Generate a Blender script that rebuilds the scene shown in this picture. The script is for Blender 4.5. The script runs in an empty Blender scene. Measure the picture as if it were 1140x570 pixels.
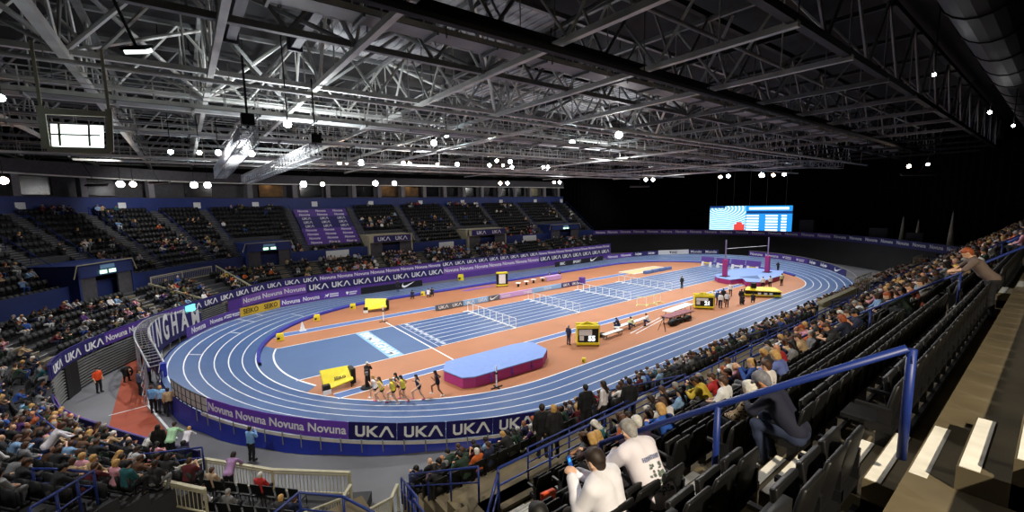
import bpy, math, random
import numpy as np
from math import sin, cos, pi, radians as R, hypot, atan2
from mathutils import Vector, Matrix
random.seed(7)
RNG = np.random.default_rng(11)
SC = bpy.context.scene
COL = SC.collection

# ---------------------------------------------------------------- camera
CF, CP, CR, CY = 473.09, 0.12141, -0.01798, 0.91707          # focal (px of 1140), pitch, roll, yaw
CAM = np.array([-42.8315, -37.7013, 12.2858])
_fw = np.array([cos(CY)*cos(CP), sin(CY)*cos(CP), -sin(CP)])
_r = np.cross(_fw, [0, 0, 1]); _r /= np.linalg.norm(_r); _u = np.cross(_r, _fw)
_rt = _r*cos(CR)+_u*sin(CR); _up = -_r*sin(CR)+_u*cos(CR)
cd = bpy.data.cameras.new('camera'); cam = bpy.data.objects.new('camera', cd); COL.objects.link(cam)
cd.sensor_width = 36; cd.sensor_fit = 'HORIZONTAL'; cd.lens = CF*36/1140; cd.clip_start = .1; cd.clip_end = 500
M = Matrix([[_rt[i], _up[i], -_fw[i], CAM[i]] for i in range(3)]+[[0, 0, 0, 1]])
cam.matrix_world = M
SC.camera = cam

def px(P):
    d = np.asarray(P, float)-CAM; z = d@_fw
    return 570+CF*(d@_rt)/z, 285-CF*(d@_up)/z, z
def at(x, y, **k):                                   # where a sight line meets a plane of the place
    d = _fw+_rt*(x-570)/CF-_up*(y-285)/CF
    (a, v), = k.items()
    i = 'XYZ'.find(a)
    t = (v-CAM[i])/d[i] if i >= 0 else v/hypot(d[0], d[1])
    return CAM+d*t

# ---------------------------------------------------------------- world, exposure, lamps
SC.view_settings.view_transform = 'Standard'; SC.view_settings.look = 'None'
SC.view_settings.gamma = 1; SC.view_settings.use_curve_mapping = False
SC.view_settings.exposure = 0.75
w = bpy.data.worlds.new('world'); SC.world = w; w.use_nodes = True
w.node_tree.nodes['Background'].inputs[0].default_value = (.5, .55, .7, 1)
w.node_tree.nodes['Background'].inputs[1].default_value = 0.012

def spot(x, y, z, tx, ty, tz, power, ang=120, size=.5, col=(1, .97, .93), blend=.6):
    l = bpy.data.lights.new('flood_fill_beam', 'SPOT'); l.energy = power; l.spot_size = R(ang); l.spot_blend = blend
    l.shadow_soft_size = size; l.color = col
    o = bpy.data.objects.new('flood_fill_beam', l); COL.objects.link(o); o.location = (x, y, z)
    o.rotation_euler = Vector((tx-x, ty-y, tz-z)).to_track_quat('-Z', 'Y').to_euler()
    return o
PW = 5600
for X in (-40, -24, -8, 8, 24, 40):
    for Y in (-11, 11):
        spot(X, Y, 17.2, X*.92, Y*.8, 0, PW*(1.0 if X > -30 else 1.05), 125, .45)
for X in (-44, -24, -4, 16, 32):                      # house lamps over the far stand
    spot(X, 26, 17.0, X, 36, 7, 1150, 130, .6)
for Y in (-4, 14):                                    # over the end stand
    spot(-47, Y, 17.0, -58, Y, 6, 750, 130, .6)
spot(-43.2, -45.0, 18.4, -36.5, -36.0, 9.5, 6200, 85, .10, (1, .88, .68))   # working lamp above the near stand
spot(-40, -24, 17.0, -39.5, -33, 7, 1100, 120, .4)  # frontal fill added from the track side for the near rows
spot(-27, -22, 17.0, -27, -33, 6, 2600, 120, .5)
spot(-12, -24, 17.0, -14, -32, 6, 1700, 130, .5)
spot(6, -25, 17.0, 6, -32, 6, 700, 130, .5)
spot(-50, -20, 15.5, -47, -14, 0, 1300, 120, .4)  # this and the next spot are added to lighten the left floor
spot(-52, 2, 15.0, -48, 0, 0, 900, 110, .4)
for X, Y in ((-36, -8), (-20, 8), (-34, 16), (-6, -6), (8, 14), (26, 6)):          # added upward fill that brightens the roof steel, no real fittings
    l = bpy.data.lights.new('roof_fill', 'SPOT'); l.energy = 1900 if X < 0 else 330; l.spot_size = R(165); l.spot_blend = .8; l.shadow_soft_size = .5
    l.color = (.92, .97, 1)
    o = bpy.data.objects.new('roof_fill', l); COL.objects.link(o); o.location = (X, Y, 15.2); o.rotation_euler = (pi, 0, 0)

# ---------------------------------------------------------------- materials
def lin(h):
    h = h.lstrip('#'); c = [int(h[i:i+2], 16)/255 for i in (0, 2, 4)]
    return tuple(x/12.92 if x <= .04045 else ((x+.055)/1.055)**2.4 for x in c)
MATS = {}
def mat(name, col, rough=.6, metal=0., noise=.12, scale=3., emit=0., bump=0., spec=.5):
    if name in MATS: return MATS[name]
    m = bpy.data.materials.new(name); m.use_nodes = True; nt = m.node_tree; b = nt.nodes['Principled BSDF']
    c = lin(col) if isinstance(col, str) else col
    m.diffuse_color = (*c, 1)
    b.inputs['Roughness'].default_value = rough; b.inputs['Metallic'].default_value = metal
    b.inputs['Specular IOR Level'].default_value = spec
    b.inputs['Base Color'].default_value = (*c, 1)
    if emit:
        b.inputs['Emission Color'].default_value = (*c, 1); b.inputs['Emission Strength'].default_value = emit
    elif noise:
        tc = nt.nodes.new('ShaderNodeTexCoord'); n = nt.nodes.new('ShaderNodeTexNoise'); n.inputs['Scale'].default_value = scale
        n.inputs['Detail'].default_value = 4
        r = nt.nodes.new('ShaderNodeValToRGB')
        r.color_ramp.elements[0].position = .3; r.color_ramp.elements[1].position = .7
        r.color_ramp.elements[0].color = (*[x*(1-noise) for x in c], 1)
        r.color_ramp.elements[1].color = (*[min(1, x*(1+noise)) for x in c], 1)
        nt.links.new(tc.outputs['Object'], n.inputs['Vector']); nt.links.new(n.outputs['Fac'], r.inputs['Fac'])
        nt.links.new(r.outputs['Color'], b.inputs['Base Color'])
        if bump:
            bp = nt.nodes.new('ShaderNodeBump'); bp.inputs['Strength'].default_value = bump
            nt.links.new(n.outputs['Fac'], bp.inputs['Height']); nt.links.new(bp.outputs['Normal'], b.inputs['Normal'])
    MATS[name] = m
    return m
mat('track_blue', '#43608f', .40, noise=.06, scale=.5)
mat('infield_blue', '#46638f', .6, noise=.05, scale=.4)
mat('runway_blue', '#5470a8', .6, noise=.05)
mat('orange', '#a9714f', .6, noise=.07, scale=.35)
mat('line', '#e8ecf2', .5, noise=0)
mat('pale_blue', '#86b4dc', .6, noise=0)
mat('kerb', '#2c2f96', .5, noise=.05)
mat('carpet_red', '#98462f', .8, noise=.12, scale=1.2)
mat('floor', '#6b6d73', .55, noise=.22, scale=.25)
mat('concrete', '#655a43', .85, noise=.28, scale=1.3, bump=.15)
mat('concrete_dark', '#3c3d42', .9, noise=.2, scale=1)
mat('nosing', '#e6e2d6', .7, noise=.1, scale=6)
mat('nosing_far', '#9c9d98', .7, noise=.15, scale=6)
mat('seat', '#0b0b0c', .5, noise=.15, scale=8)
mat('seat_far', '#141518', .6, noise=.2, scale=2)
mat('seat_bracket', '#0e0e10', .5, noise=.1)
mat('rail', '#19307a', .45, noise=.08, scale=4)
mat('rail_glow', '#2347b0', .35, noise=.05)
mat('blue_wall', '#1c2f6c', .6, noise=.15, scale=.6)
mat('drape', '#1b2f9e', .55, noise=.12, scale=1.2)
mat('purple', '#5a3a98', .5, noise=.06, scale=.6)
mat('purple_l', '#7d55b4', .5, noise=.06, scale=.6)
mat('navy', '#2a2668', .5, noise=.06, scale=.6)
mat('boardback', '#c9c6c0', .6, noise=.08)
mat('black', '#0a0a0c', .6, noise=.2)
mat('black_board', '#101014', .5, noise=.05)
mat('curtain', '#060608', .95, noise=.3, scale=.8, spec=.1)
mat('dado', '#1d1d1f', .8, noise=.2, scale=.6)
mat('white', '#eceef0', .5, noise=0)
mat('paper', '#dfe2e4', .6, noise=.05)
mat('yellow', '#e8d62e', .45, noise=.06)
mat('yellow_board', '#ddb832', .5, noise=.05)
mat('olive', '#4a3a10', .5, noise=.05)
mat('steel', '#8d9092', .4, .6, noise=.15)
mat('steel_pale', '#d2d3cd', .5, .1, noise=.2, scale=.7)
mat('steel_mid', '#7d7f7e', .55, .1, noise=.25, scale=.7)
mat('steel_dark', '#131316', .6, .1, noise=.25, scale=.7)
mat('alu', '#b8bcc2', .35, .7, noise=.1)
mat('duct', '#3a3742', .6, noise=.15)
mat('duct_pale', '#8a7fa8', .5, noise=.1)
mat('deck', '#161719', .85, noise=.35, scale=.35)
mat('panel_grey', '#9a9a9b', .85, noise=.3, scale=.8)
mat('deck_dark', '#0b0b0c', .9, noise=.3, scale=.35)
mat('cream', '#b3ae94', .55, noise=.1)
mat('mat_blue', '#7b98d6', .6, noise=.04)
mat('mat_pink', '#a8357c', .6, noise=.05)
mat('sand', '#cfb78c', .95, noise=.15, scale=3)
mat('glass_dark', '#14161b', .15, noise=.1)
mat('suite_lit', '#7c7c68', .8, noise=.3)
mat('suite_warm', '#6a4e2a', .7, noise=.4, scale=1.5)
mat('suite_wall', '#4b4a4e', .8, noise=.2)
mat('suite_pillar', '#77757a', .7, noise=.1)
mat('green_sign', '#b7f0c0', emit=1.4)
mat('cyan_sign', '#66e8e0', emit=1.2)
mat('lamp', '#ffffff', emit=60)
mat('lamp_warm', '#ffd0a8', emit=45)
mat('lamp_cool', '#d8f4ff', emit=50)
mat('panel_lit', '#f2fff8', emit=1.6)
mat('maroon_top', '#8a5560', .6, noise=.3, scale=3)
mat('teal_wall', '#58727a', .7, noise=.1)
mat('orange_vest', '#e8501c', .6, noise=.05)
# the big screen
def screen_mat():
    m = bpy.data.materials.new('screen'); m.use_nodes = True; nt = m.node_tree; b = nt.nodes['Principled BSDF']
    b.inputs['Base Color'].default_value = (0, 0, 0, 1)
    tc = nt.nodes.new('ShaderNodeTexCoord'); wv = nt.nodes.new('ShaderNodeTexWave'); wv.wave_type = 'RINGS'; wv.rings_direction = 'SPHERICAL'
    mp = nt.nodes.new('ShaderNodeMapping'); mp.inputs['Location'].default_value = (3.2, 0, -2.5); mp.inputs['Scale'].default_value = (.55, 1, 1.1)
    wv.inputs['Scale'].default_value = .8; wv.inputs['Distortion'].default_value = .4
    r = nt.nodes.new('ShaderNodeValToRGB'); r.color_ramp.elements[0].color = (.10, .35, .62, 1); r.color_ramp.elements[1].color = (.75, .95, 1, 1)
    r.color_ramp.elements[0].position = .55; r.color_ramp.elements[1].position = .95
    nt.links.new(tc.outputs['Object'], mp.inputs['Vector']); nt.links.new(mp.outputs['Vector'], wv.inputs['Vector'])
    nt.links.new(wv.outputs['Fac'], r.inputs['Fac']); nt.links.new(r.outputs['Color'], b.inputs['Emission Color'])
    b.inputs['Emission Strength'].default_value = 1.1
    MATS['screen'] = m
screen_mat()
for nm, cc in (('backlit_panel', '#cfcac4'), ('backlit_purple', '#8a5fc0'), ('backlit_navy', '#34307a')):    # thin vinyl and clear sheets that let the light behind them through
    m_ = mat(nm, cc, .5, noise=.04); nt_ = m_.node_tree; bs = nt_.nodes['Principled BSDF']; tr = nt_.nodes.new('ShaderNodeBsdfTranslucent'); tr.inputs[0].default_value = (*lin(cc), 1)
    mx = nt_.nodes.new('ShaderNodeMixShader'); mx.inputs[0].default_value = .6; nt_.links.new(bs.outputs[0], mx.inputs[1]); nt_.links.new(tr.outputs[0], mx.inputs[2]); nt_.links.new(mx.outputs[0], nt_.nodes['Material Output'].inputs[0])
mat('scr_blue', '#1f7fc8', emit=1.0); mat('scr_light', '#8fdcff', emit=1.1); mat('scr_white', '#f4ffff', emit=1.2)
mat('scr_red', '#c8403c', emit=.9); mat('scr_dark', '#123a78', emit=.6)

# ---------------------------------------------------------------- mesh helpers
class MB:
    def __init__(s): s.v = []; s.f = []; s.m = []; s.n = 0
    def add(s, V, F, mi=0):
        s.v.append(np.asarray(V, float)); s.f += [tuple(i+s.n for i in f) for f in F]; s.m += [mi]*len(F); s.n += len(V); return s
    def quad(s, a, b, c, d, mi=0): return s.add([a, b, c, d], [(0, 1, 2, 3)], mi)
    def box(s, x0, x1, y0, y1, z0, z1, mi=0):
        V = [(x, y, z) for z in (z0, z1) for y in (y0, y1) for x in (x0, x1)]
        return s.add(V, [(0, 2, 3, 1), (4, 5, 7, 6), (0, 1, 5, 4), (2, 6, 7, 3), (0, 4, 6, 2), (1, 3, 7, 5)], mi)
    def obox(s, c, ax, ay, az, mi=0):                 # box from centre and three half axes
        c, ax, ay, az = (np.asarray(k, float) for k in (c, ax, ay, az))
        V = [c+i*ax+j*ay+k*az for k in (-1, 1) for j in (-1, 1) for i in (-1, 1)]
        return s.add(V, [(0, 2, 3, 1), (4, 5, 7, 6), (0, 1, 5, 4), (2, 6, 7, 3), (0, 4, 6, 2), (1, 3, 7, 5)], mi)
    def bar(s, a, b, wd=.1, h=None, mi=0):
        a = np.asarray(a, float); b = np.asarray(b, float); h = h or wd
        d = b-a; L = np.linalg.norm(d); d = d/L
        ref = np.array([0, 0, 1.]) if abs(d[2]) < .9 else np.array([1., 0, 0])
        x = np.cross(d, ref); x /= np.linalg.norm(x); y = np.cross(x, d)
        return s.obox((a+b)/2, d*L/2, x*wd/2, y*h/2, mi)
    def tube(s, pts, r=.03, n=8, mi=0):
        P = [np.asarray(p, float) for p in pts]; V = []; F = []
        for i, p in enumerate(P):
            d = (P[min(i+1, len(P)-1)]-P[max(i-1, 0)]); d /= np.linalg.norm(d)
            ref = np.array([0, 0, 1.]) if abs(d[2]) < .9 else np.array([1., 0, 0])
            x = np.cross(d, ref); x /= np.linalg.norm(x); y = np.cross(x, d)
            for k in range(n):
                a = 2*pi*k/n; V.append(p+r*(cos(a)*x+sin(a)*y))
        for i in range(len(P)-1):
            for k in range(n):
                F.append((i*n+k, i*n+(k+1) % n, (i+1)*n+(k+1) % n, (i+1)*n+k))
        F.append(tuple(range(n))[::-1]); F.append(tuple((len(P)-1)*n+k for k in range(n)))
        return s.add(V, F, mi)
    def cone(s, c, r0, r1, h, n=12, mi=0):
        V = [(c[0]+r*cos(2*pi*k/n), c[1]+r*sin(2*pi*k/n), c[2]+z) for r, z in ((r0, 0), (r1, h)) for k in range(n)]
        F = [(k, (k+1) % n, n+(k+1) % n, n+k) for k in range(n)]+[tuple(range(n))[::-1], tuple(range(n, 2*n))]
        return s.add(V, F, mi)
    def prism(s, poly, z0, z1, mi=0):
        n = len(poly); V = [(x, y, z0) for x, y in poly]+[(x, y, z1) for x, y in poly]
        return s.add(V, [(k, (k+1) % n, n+(k+1) % n, n+k) for k in range(n)]+[tuple(range(n))[::-1], tuple(range(n, 2*n))], mi)
    def mesh(s, name, mats):
        me = bpy.data.meshes.new(name)
        me.from_pydata(np.concatenate(s.v).tolist() if s.v else [], [], s.f)
        for m in (mats if isinstance(mats, (list, tuple)) else [mats]): me.materials.append(MATS[m] if isinstance(m, str) else m)
        if len(me.materials) > 1: me.polygons.foreach_set('material_index', s.m)
        me.update(); return me
    def build(s, name, mats, parent=None, smooth=False, bevel=0):
        me = s.mesh(name, mats)
        if smooth: me.polygons.foreach_set('use_smooth', [True]*len(me.polygons))
        o = link(name, me, parent)
        if bevel:
            b = o.modifiers.new('bevel', 'BEVEL'); b.width = bevel; b.segments = 2; b.limit_method = 'ANGLE'
        return o
def link(name, data, parent=None):
    o = bpy.data.objects.new(name, data); COL.objects.link(o)
    if parent: o.parent = parent
    return o
def tag(o, label, cat, group=None):
    o['label'] = label; o['category'] = cat
    if group: o['group'] = group
    return o
def thing(name, label, cat, loc=(0, 0, 0), rz=0, group=None):
    o = link(name, None); o.location = loc; o.rotation_euler = (0, 0, rz); return tag(o, label, cat, group)
def struct(mb, name, mats, **k):
    o = mb.build(name, mats, **k); o['kind'] = 'structure'; return o
def copy_tree(o, parent=None):
    c = o.copy(); COL.objects.link(c)
    if parent: c.parent = parent
    for ch in list(o.children): copy_tree(ch, c)
    return c
_tc = {}
def textmesh(txt, size=1., ext=.01, mats='white', squash=1., bold=0.):
    key = (txt, size, ext, mats, squash, bold)
    if key in _tc: return _tc[key]
    cu = bpy.data.curves.new('lettering', 'FONT'); cu.body = txt; cu.size = size; cu.extrude = ext; cu.align_x = 'CENTER'; cu.align_y = 'CENTER'
    cu.resolution_u = 3; cu.offset = bold
    o = bpy.data.objects.new('lettering', cu); COL.objects.link(o)
    me = bpy.data.meshes.new_from_object(o.evaluated_get(bpy.context.evaluated_depsgraph_get())) if False else None
    bpy.context.view_layer.update()
    me = bpy.data.meshes.new_from_object(o.evaluated_get(bpy.context.evaluated_depsgraph_get()))
    bpy.data.objects.remove(o)
    me.materials.clear(); me.materials.append(MATS[mats])
    if squash != 1:
        for v in me.vertices: v.co.x *= squash
    _tc[key] = me; return me
def text_width(me): return max(v.co.x for v in me.vertices)-min(v.co.x for v in me.vertices)
# logo marks as thin solids, in the x-y plane, unit cap height
def strokes(polys, mats, name='lettering', th=.01, sc=1.):
    b = MB()
    for p in polys: b.prism([(x*sc, y*sc) for x, y in p], -th, th)
    return b.mesh(name, mats)
def uka_mesh(sc, mats='white'):
    w_ = .2
    U = [[(-1.5, .5), (-1.3, .5), (-1.3, -.2), (-1.2, -.3), (-.95, -.3), (-.85, -.2), (-.85, .5), (-.65, .5), (-.65, -.3), (-.85, -.5), (-1.3, -.5), (-1.5, -.3)]]
    K = [[(-.5, .5), (-.3, .5), (-.3, -.5), (-.5, -.5)], [(-.3, .1), (.2, .5), (.5, .5), (-.05, .02), (.5, -.5), (.2, -.5), (-.3, -.08)]]
    A = [[(.55, -.5), (.78, -.5), (1.18, .22), (1.3, .22), (1.68, -.5), (1.9, -.5), (1.36, .5), (1.1, .5)]]
    k = ('uka', sc, mats)
    if k not in _tc: _tc[k] = strokes(U+K+A, mats, sc=sc)
    return _tc[k]
def swoosh_mesh(sc, mats='white'):
    top = [(-1.0, .12), (-.98, .28), (-.8, .5)]; P = [(-.8, .5), (-.93, .25), (-.88, .02), (-.6, -.08), (-.2, .0), (1.3, .5), (-.2, -.28), (-.75, -.42), (-1.1, -.25), (-1.1, .1)]
    k = ('sw', sc, mats)
    if k not in _tc: _tc[k] = strokes([P], mats, sc=sc)
    return _tc[k]
def emblem_mesh(kind, sc, mats='white'):
    k = ('emb', kind, sc, mats)
    if k in _tc: return _tc[k]
    b = MB()
    if kind == 'heart':                                # heart mark with a line of small words
        b.prism([(x*sc, y*sc) for x, y in [(-1.2, .1), (-1.05, .35), (-.9, .2), (-.75, .35), (-.6, .1), (-.9, -.4)]], -.01, .01)
        for j, (x0, x1) in enumerate([(-.45, 1.2), (-.45, .9)]): 
            x = x0
            while x < x1: b.box(x*sc, (x+.13)*sc, (.12-j*.4)*sc-.12*sc, (.12-j*.4)*sc+.12*sc, -.01, .01); x += .19
    elif kind == 'runner':                             # leaping figure mark and two lines of words
        b.prism([(x*sc, y*sc) for x, y in [(-1.5, -.35), (-1.1, 0), (-1.3, .3), (-.9, .15), (-.5, .45), (-.55, .1), (-.8, -.3), (-1.0, -.1)]], -.01, .01)
        for j in range(2):
            x = -.3
            while x < 1.3: b.box(x*sc, (x+.14)*sc, (.22-j*.42)*sc-.13*sc, (.22-j*.42)*sc+.13*sc, -.01, .01); x += .2
    elif kind == 'words':
        for j in range(2):
            x = -1.6+.2*j
            while x < 1.6: b.box(x*sc, (x+.13)*sc, (.18-j*.38)*sc-.1*sc, (.18-j*.38)*sc+.1*sc, -.01, .01); x += .2
    elif kind == 'life':
        for P in ([(-1.1, .5), (-.95, .5), (-.85, -.3), (-1.05, -.35)], [(-.75, .15), (-.5, .3), (-.45, -.3), (-.7, -.3)], [(-.35, .5), (-.2, .5), (-.15, -.5), (-.35, -.45)], [(-.05, .2), (.5, .3), (.9, .1), (.8, -.3), (.1, -.35)], [(-1.3, -.05), (1.1, .1), (1.1, .0), (-1.3, -.17)]):
            b.prism([(x*sc, y*sc) for x, y in P], -.01, .01)
    _tc[k] = b.mesh('emblem', mats); return _tc[k]

# ---------------------------------------------------------------- plan paths
class Path:
    def __init__(s, pts, flip=1):
        P = np.array(pts, float); s.P = P; seg = np.diff(P, axis=0); s.L = np.hypot(*seg.T); s.S = np.concatenate([[0], np.cumsum(s.L)]); s.len = s.S[-1]
        T = np.gradient(P, axis=0); T /= np.linalg.norm(T, axis=1)[:, None]
        s.N = np.stack([T[:, 1], -T[:, 0]], 1)*flip; s.T = T
    def p(s, t): return np.array([np.interp(t, s.S, s.P[:, 0]), np.interp(t, s.S, s.P[:, 1])])
    def n(s, t):
        v = np.array([np.interp(t, s.S, s.N[:, 0]), np.interp(t, s.S, s.N[:, 1])]); return v/np.linalg.norm(v)
    def off(s, t, d, z=0.): a = s.p(t)+s.n(t)*d; return np.array([a[0], a[1], z])
    def s_at(s, x, y, d=0.):                           # nearest parameter to a plan point
        t = np.arange(0, s.len, .1); q = np.array([s.off(k, d)[:2] for k in t]); return t[np.argmin(np.hypot(q[:, 0]-x, q[:, 1]-y))]
    def s_px(s, X, d=0., z=0., lo=0., hi=None):         # parameter whose point lies on a sight-line column
        t = np.arange(lo, hi or min(s.len, getattr(s, 'hi', 1e9)), .1); e = [abs(px(s.off(k, d, z))[0]-X) if px(s.off(k, d, z))[2] > 1 else 1e9 for k in t]; return t[int(np.argmin(e))]
def catmull(ctrl, step=.5):
    C = np.array(ctrl, float); C = np.vstack([2*C[0]-C[1], C, 2*C[-1]-C[-2]]); out = []
    for i in range(1, len(C)-2):
        a, b, c, d = C[i-1:i+3]; n = max(2, int(np.linalg.norm(c-b)/step))
        for k in range(n):
            t = k/n; out.append(.5*((2*b)+(-a+c)*t+(2*a-5*b+4*c-d)*t*t+(-a+3*b-3*c+d)*t**3))
    out.append(C[-2]); return np.array(out)
HALF = [(34, 24.2), (22, 24.2), (8, 24.2), (-6, 24.2), (-20, 24.2), (-29, 24.1), (-34.7, 23.0), (-39.3, 19.2), (-43.7, 13.8), (-47.2, 8.2), (-49.4, 4.0), (-50.2, 0)]
BOWL = Path(catmull(HALF+[(x, -y) for x, y in HALF[-2::-1]][:5]), -1)   # front of the end stand and of the far stand
if BOWL.n(5)[1] < 0: BOWL.N *= -1
BOWL.hi = BOWL.s_at(-50.1, -1.5)
S_LOW = BOWL.s_at(-50.1, -.8); S_END = BOWL.s_at(-43.2, -14.4); S_BACK = BOWL.s_at(-41.3, -17.2)
def drop(t): u = min(1, max(0, (t-S_LOW)/1.0)); return .9*u*u*(3-2*u)
#                       # where the end stand stops by the floor pen
NEAR = Path([(x, -23.5) for x in np.linspace(-37.3, 33, 60)], 1)
if NEAR.n(5)[1] > 0: NEAR.N *= -1
RIGHT = Path(catmull([(31.5, 31.3), (36, 31.2), (42.5, 27.5), (48, 21.5), (53.2, 13), (56.3, 5), (56.9, -2), (55.2, -9.5), (50.5, -17.5), (43.5, -25.0), (38, -29.5), (33.5, -30.8)]), -1)
if RIGHT.n(RIGHT.len/2)[0] < 0: RIGHT.N *= -1
RI, SL = 16.15, 23.17
def oval(n_arc=48, n_str=24):
    pts = []
    for k in range(n_str): pts.append((-SL+2*SL*k/n_str, -1, -pi/2, 0))
    for k in range(n_arc): pts.append((SL, 0, -pi/2+pi*k/n_arc, 1))
    for k in range(n_str): pts.append((SL-2*SL*k/n_str, 1, pi/2, 0))
    for k in range(n_arc): pts.append((-SL, 0, pi/2+pi*k/n_arc, 2))
    return pts
def bank(a, kind):
    if kind == 0: return 0.
    t = abs(cos(a)); return 1.25*t**1.4
def ovalpt(q, r):
    x, _, a, kind = q; z = bank(a, kind)*max(0, min(1, (r-RI)/5.4))
    return (x+r*cos(a), r*sin(a), z)
OV = oval()
def ring(mb, r0, r1, dz=0., mi=0, skip=None, step=1):
    n = len(OV)
    for i in range(n):
        a, b = OV[i], OV[(i+1) % n]
        if skip and skip(a): continue
        A, B, C_, D = (np.array(ovalpt(a, r0)), np.array(ovalpt(b, r0)), np.array(ovalpt(b, r1)), np.array(ovalpt(a, r1)))
        for v in (A, B, C_, D): v[2] += dz
        mb.quad(A, D, C_, B, mi)

# ================================================================ THE SETTING
b = MB(); b.quad((-90, -70, -.02), (90, -70, -.02), (90, 70, -.02), (-90, 70, -.02)); struct(b, 'floor', 'floor')
# service road of red matting across the hall floor
b = MB()
b.prism([(-47.6, 8.5), (-46.4, 8.5), (-45.75, -3.3), (-44.3, -9.6), (-45.4, -12.6), (-47.2, -8.3), (-47.35, -3.4)], -.018, .02)
tag(b.build('floor_runner', 'carpet_red'), 'brick red matting path crossing the grey concrete floor outside the track bend', 'matting')
b = MB(); b.bar((-45.65, -3.3, .03), (-44.2, -9.4, .03), .12, .03); b.bar((-47.5, -3.4, .03), (-45.7, -3.2, .03), .06, .02); b.bar((-46.35, 8.3, .03), (-45.65, -3.3, .03), .06, .02)
tag(b.build('edge_strip', 'paper'), 'thin pale edging strip along the red matting path', 'strip')

# banked six-lane track with its lane lines
b = MB()
n = len(OV)
for j in range(6): ring(b, RI+.9*j, RI+.9*(j+1), 0, 0)
ring(b, RI+5.4, RI+5.75, 0, 0)
for j in range(7): ring(b, RI+.9*j-.036+(-.03 if j == 0 else 0), RI+.9*j+.036, .012, 1)
def cross_line(px_, py_, j0, j1, wdt=.05):
    P = at(px_, py_, Z=.3); side = P[0] < 0
    a = atan2(P[1], P[0]-(-SL if side else SL))
    if abs(P[0]) <= SL: return
    for j in range(j0, j1):
        A = []
        for r, da in ((RI+.9*j, -1), (RI+.9*(j+1), -1), (RI+.9*(j+1), 1), (RI+.9*j, 1)):
            q = ((-SL if side else SL), 0, a+da*wdt/r, 2); v = list(ovalpt(q, r)); v[2] += .014; A.append(v)
        b.quad(*A, 1)
cross_line(213, 404, 4, 5); cross_line(240, 352, 5, 6); cross_line(262, 374, 3, 4); cross_line(276, 361, 4, 6); cross_line(318, 349, 1, 3); cross_line(877, 332, 0, 6)
trk = b.build('running_track', ['track_blue', 'line']); tag(trk, 'blue six-lane banked indoor running track with white lane lines', 'track')

# kerb along the inside of the far half
b = MB()
def kerb_skip(q): return not ((q[3] == 1 and q[2] > -.9) or (q[1] == 1 and q[3] == 0) or (q[3] == 2 and q[2] < pi*.985))
for i in range(n):
    a, c = OV[i], OV[(i+1) % n]
    if kerb_skip(a): continue
    A = [np.array(ovalpt(a, r)) for r in (RI-.32, RI-.1)]; B = [np.array(ovalpt(c, r)) for r in (RI-.32, RI-.1)]
    up = np.array([0, 0, .34]); ups = np.array([0, 0, .2])
    b.quad(A[0], B[0], B[0]+ups, A[0]+ups); b.quad(A[0]+ups, B[0]+ups, B[1]+up, A[1]+up); b.quad(A[1]+up, B[1]+up, B[1], A[1])
tag(b.build('track_kerb', 'kerb'), 'royal blue raised kerb along the inner edge of the far straight and bends', 'kerb')

# infield: orange ground, blue sprint lanes, runways
b = MB(); P = [ovalpt(q, RI-.05)[:2] for q in OV]; b.add([(x, y, 0) for x, y in P], [tuple(range(n))]); struct(b, 'floor_infield', 'orange')
b = MB()
arc = [tuple(p) for p in catmull([(-37.45, 3.75), (-37.9, 1.9), (-38.08, -.5), (-37.9, -2.8), (-37.4, -4.9), (-36.6, -6.9)], .4)]
xi = max(i for i, p in enumerate(arc) if p[1] > -5.1)
b.prism([(-26.8, -5.1), (-26.8, 3.75)]+arc[:xi+1]+[(-37.25, -5.1)], .002, .012, 0)
b.prism([(-37.4, 3.75), (-38.35, 5.9), (-39.0, 3.8), (-39.3, 0), (-39.0, -3.6), (-38.4, -5.6), (-37.3, -7.6)]+arc[:0:-1], .002, .012, 0)
for i in range(len(arc)-1): b.bar((*arc[i], .016), (*arc[i+1], .016), .13, .012, 1)
for y in (3.75, -5.1): b.bar((-37.5, y, .016), (-26.8, y, .016), .09, .012, 1)
infb = b.build('warm_up_zone', ['infield_blue', 'line']); tag(infb, 'plain blue infield zone behind the sprint start line', 'sports surface')
b = MB(); b.prism([(-26.8, -5.1), (38.1, -5.1), (38.6, -3), (38.9, 0), (38.8, 2), (38.4, 3.75), (-26.8, 3.75)], .002, .012, 0)
for i in range(9): b.bar((-25.9, -5.06+i*1.1, .016), (38.2, -5.06+i*1.1, .016), .08, .012, 1)
b.bar((-26.75, -9.2, .018), (-26.75, 5.6, .018), .13, .012, 1); b.bar((-26.1, -5.1, .018), (-26.1, 3.8, .018), .05, .012, 1)
for i in range(8):
    for k in range(3): b.box(-25.55+k*.0, -25.2, -4.75+i*1.1+k*.24, -4.62+i*1.1+k*.24, .014, .02, 1)
tag(b.build('sprint_track', ['track_blue', 'line']), 'straight eight-lane blue sprint track with white lines down the middle of the infield', 'track')
b = MB(); b.prism([(-30.55, -5.0), (-29.3, -5.0), (-29.3, 3.7), (-30.55, 3.7)], .012, .02); bh = tag(b.build('ground_lettering_panel', 'pale_blue'), 'pale blue ground panel lettered with the city name across the blue zone', 'ground sign')
t = link('lettering', textmesh('BIRMINGHAM', 1.25, .004, 'line', 1.0, .02), bh); t.rotation_euler = (0, 0, -pi/2); t.location = (-29.95, -.65, .025); t.scale = (1.02, 1.0, 1)
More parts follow.
